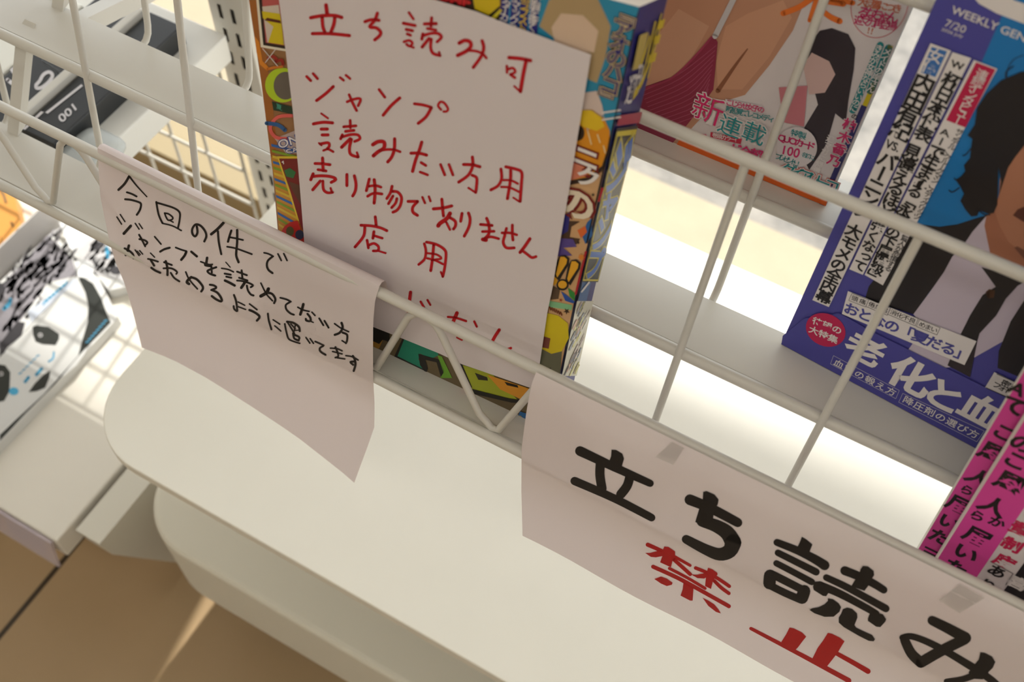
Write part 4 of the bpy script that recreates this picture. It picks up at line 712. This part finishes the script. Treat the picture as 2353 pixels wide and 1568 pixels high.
stroke(mb, GS, [(1800, 30), (1836, 16), (1868, -6)], 13, OR, 3); stroke(mb, GS, [(1884, -20), (1870, 20), (1861, 46)], (14, 10), OR, 3); stroke(mb, GS, [(1888, 22), (1908, 38), (1930, 48)], (12, 14), OR, 3); stroke(mb, GS, [(1900, 2), (1938, 8)], 14, OR, 3); stroke(mb, GS, [(1852, -14), (1960, 6)], 12, OR, 3)
PK = glossy('c8286a'); TL = glossy('1c8488'); OB = glossy('c86a4a')
stroke(mb, GS, ell((2022, 8), 64, 80, 20), 1.6, glossy('d06a72'), 2, True, True)
ht(mb, GS, '大反響につき', (1983, 4), (2062, 19), 4.4, OB, 3, .015); ht(mb, GS, 'るなちゃん', (1985, 27), (2051, 39), 5.6, PK, 3, .02); ht(mb, GS, '週マガ再登場', (1974, 46), (2050, 59), 4.6, PK, 3, .015); ht(mb, GS, '!!', (2004, 70), (2012, 72), 4.0, OB, 3)
stroke(mb, GS, [(2042, 110), (2000, 208)], 17, TL, 3); vt(mb, GS, 'メイドの岸さん', (2039, 118), (2002, 204), 3.9, WHITE, 4, .015); stroke(mb, GS, [(2023, 104), (1960, 252)], 17, TL, 3); vt(mb, GS, 'きみが女神ならいいのに', (2020, 110), (1962, 248), 3.8, WHITE, 4, .015)
vt(mb, GS, 'の', (1964, 267), (1963, 268), 3.2, BLACK, 4); vt(mb, GS, '柏木香乃', (1953, 286), (1918, 368), 6.6, PK, 6, .03); vt(mb, GS, '柏木香乃', (1953, 286), (1918, 368), 6.6, WHITE, 5, .07)
# plain dark stand-in shapes where the cover drawing sits
G([(1884, 70), (1912, 64), (1950, 78), (1966, 110), (1962, 160), (1950, 230), (1944, 280), (1920, 260), (1900, 330), (1860, 390), (1830, 330), (1850, 290), (1880, 240), (1862, 170), (1848, 150), (1862, 100)], '2e2630', 3)
G([(1846, 150), (1866, 120), (1906, 140), (1920, 170), (1896, 212), (1860, 216)], 'd2b2ac', 4); G([(1790, 200), (1856, 196), (1848, 290), (1800, 280)], 'c87a84', 4)
vt(mb, GS, '新', (1629, 249), (1627, 253), 17, glossy('d82c70'), 8, .0); vt(mb, GS, '新', (1629, 249), (1627, 253), 17, WHITE, 7, .03)
for ch, p in (('連', (1679, 288)), ('載', (1734, 304))): ht(mb, GS, ch, p, p, 12.5, WHITE, 7, .05); ht(mb, GS, ch, p, p, 12.5, glossy('1e9096'), 8, .0)
G([(1668, 226), (1752, 242), (1750, 258), (1666, 240)], 'dad2d2', 6); ht(mb, GS, 'こじらせ女子の', (1677, 234), (1750, 250), 3.8, PK, 8, .02); ht(mb, GS, '新感覚ズレコメディ', (1677, 250), (1774, 272), 3.8, TL, 8, .02)
G([(1634, 302), (1706, 318), (1703, 330), (1633, 314)], 'c02a48', 6); ht(mb, GS, '巻頭カラー!', (1644, 309), (1697, 321), 3.0, WHITE, 8, .01)
lt(mb, GS, 'ブ', [(1588, 300), (1628, 308), (1622, 330), (1584, 320)], PK, 6, .03); ht(mb, GS, 'が全部', (1690, 342), (1740, 354), 7, PK, 8, .03)
poly(mb, GS, ell((1832, 336), 47, 46, 20), glossy('d8d0d2'), 8); ht(mb, GS, '特製', (1828, 304), (1845, 309), 4.2, TL, 9, .015); ht(mb, GS, 'QUOカード', (1800, 315), (1864, 333), 5.0, PK, 9, .03); lt(mb, GS, '100', [(1803, 332), (1842, 340), (1836, 362), (1799, 352)], PK, 9, .02); ht(mb, GS, '名様に', (1850, 354), (1868, 360), 3.0, TL, 9); ht(mb, GS, 'プレゼント!!', (1790, 358), (1842, 376), 3.9, TL, 9, .015)
vt(mb, GS, '週マガに帰還', (1909, 318), (1878, 390), 4.0, WHITE, 6, .02)
for l, h, of in ((7, 'd6604a', .09), (8, 'e6dede', .06), (9, '1e8a8c', .01)): ht(mb, GS, 'ダイアリーコ', (1812, 388), (1912, 425), 8.5, glossy(h), l, of)
GUV([gu((1556, 331)), gu((1898, 473)), gu((1905, 452)), gu((1570, 304))], 'e0641e', 4)
GUV([(181.2, 0), (178.6, 0), (178.6, 60), (181.2, 60)], '2a2a6a', 3); GUV([(181.2, 60), (179, 60), (179, 92), (181.2, 92)], 'd8c41e', 3); GUV([(181.6, 150), (179.4, 150), (179.4, 256), (181.6, 256)], 'd8c41e', 3)
tag(mb.build('manga_magazine'), 'pin-up manga weekly with a pink swimsuit print and orange bottom band', 'magazine')
DO = Vector((-.0152, .3960, EZ - .4226)); DS = Plane(DO, (1, 0, 0), TV, None)
mb = rect_mag(DS, 0, 0, .182, .257, .008, glossy('2c4a36'))
for k, h in enumerate(('3a5a40', '8a6a44', '2c5a44', 'b08a2c', '8a4c3c', '2a5038', '8a7a30', '9a5444')):
    u0 = 4 if k % 2 else 2; v0 = 128 + k * 14; mb.add([DS.at((.0005, v0 / 1000), 1), DS.at((.016, v0 / 1000), 1), DS.at((.016, (v0 + 12.5) / 1000), 1), DS.at((.0005, (v0 + 12.5) / 1000), 1)], [[0, 1, 2, 3]], glossy(h))
tag(mb.build('manga_magazine'), 'dark green magazine with colour blocks, mostly hidden behind the blue news weekly', 'magazine')

# --- two pink magazines in the front row at right
def pink(s_off, xb, thick, label, front):
    S = Plane(RP(1, 0, s_off, 0), (1, 0, 0), TV, None); mb = rect_mag(S, xb, .0015, .182, .257, thick, glossy('d8d0d0'), 3.4, PAGES)
    a = math.radians(3.4); U = lambda x, y: (xb + x / 1000 * math.cos(a) - y / 1000 * math.sin(a), .0015 + x / 1000 * math.sin(a) + y / 1000 * math.cos(a))
    R_ = lambda x0, y0, x1, y1, h, l=1: mb.add([S.at(U(*p), l) for p in ((x0, y0), (x1, y0), (x1, y1), (x0, y1))], [[0, 1, 2, 3]], glossy(h))
    R_(0, 0, 18.6, 257, 'd8449c'); R_(31.5, 0, 46, 150, '17131a')
    return mb, S
mb, S = pink(.0110, .0860, .0060, '', False)
PB = glossy('141216')
for ch, p, s in (('A', (2347, 896), 9), ('て', (2333, 932), 11), ('こ', (2308, 994), 10), ('恩', (2283, 1042), 12.5), ('人', (2250, 1098), 11), ('ら', (2222, 1126), 6.5), ('か', (2256, 1140), 6.5), ('届', (2206, 1160), 11.5), ('い', (2182, 1200), 10.5), ('た', (2160, 1234), 10.5), ('三', (2137, 1272), 9)):
    vt(mb, S, ch, p, (p[0] - .5, p[1] + .9), s, PB, 2, .035)
tag(mb.build('photo_magazine'), 'pink banded magazine half hidden behind the other pink one', 'magazine')
mb, S = pink(.0010, .0940, .0080, '', True)
for ch, p, s in (('の', (2352, 1020), 11), ('こ', (2335, 1058), 10.5), ('恩', (2322, 1110), 13), ('人', (2283, 1163), 12), ('か', (2291, 1200), 7), ('ら', (2246, 1185), 7), ('届', (2247, 1233), 12), ('い', (2220, 1270), 11.5), ('た', (2197, 1304), 11)):
    vt(mb, S, ch, p, (p[0] - .5, p[1] + .9), s, PB, 2, .035)
for ch, p in (('費', (2346, 1216)), ('制', (2326, 1252)), ('度', (2309, 1290))): vt(mb, S, ch, p, (p[0] - .5, p[1] + .9), 9.0, glossy('c01a4e'), 2, .04)
for ch, p in (('あ', (2291, 1313)), ('り', (2270, 1344)),): vt(mb, S, ch, p, (p[0] - .5, p[1] + .9), 8.2, PB, 2, .03)
vt(mb, S, '喜', (2340, 1340), (2339.5, 1341), 9, WHITE, 2, .03); vt(mb, S, '「', (2318, 1374), (2317.5, 1375), 9, WHITE, 2, .03)
stroke(mb, S, [(2276, 1290), (2328, 1318)], 1.2, PB, 2); stroke(mb, S, [(2328, 1318), (2311, 1344)], 1.2, PB, 2)
tag(mb.build('photo_magazine'), 'pink banded magazine in front, with red characters on a grey panel', 'magazine')
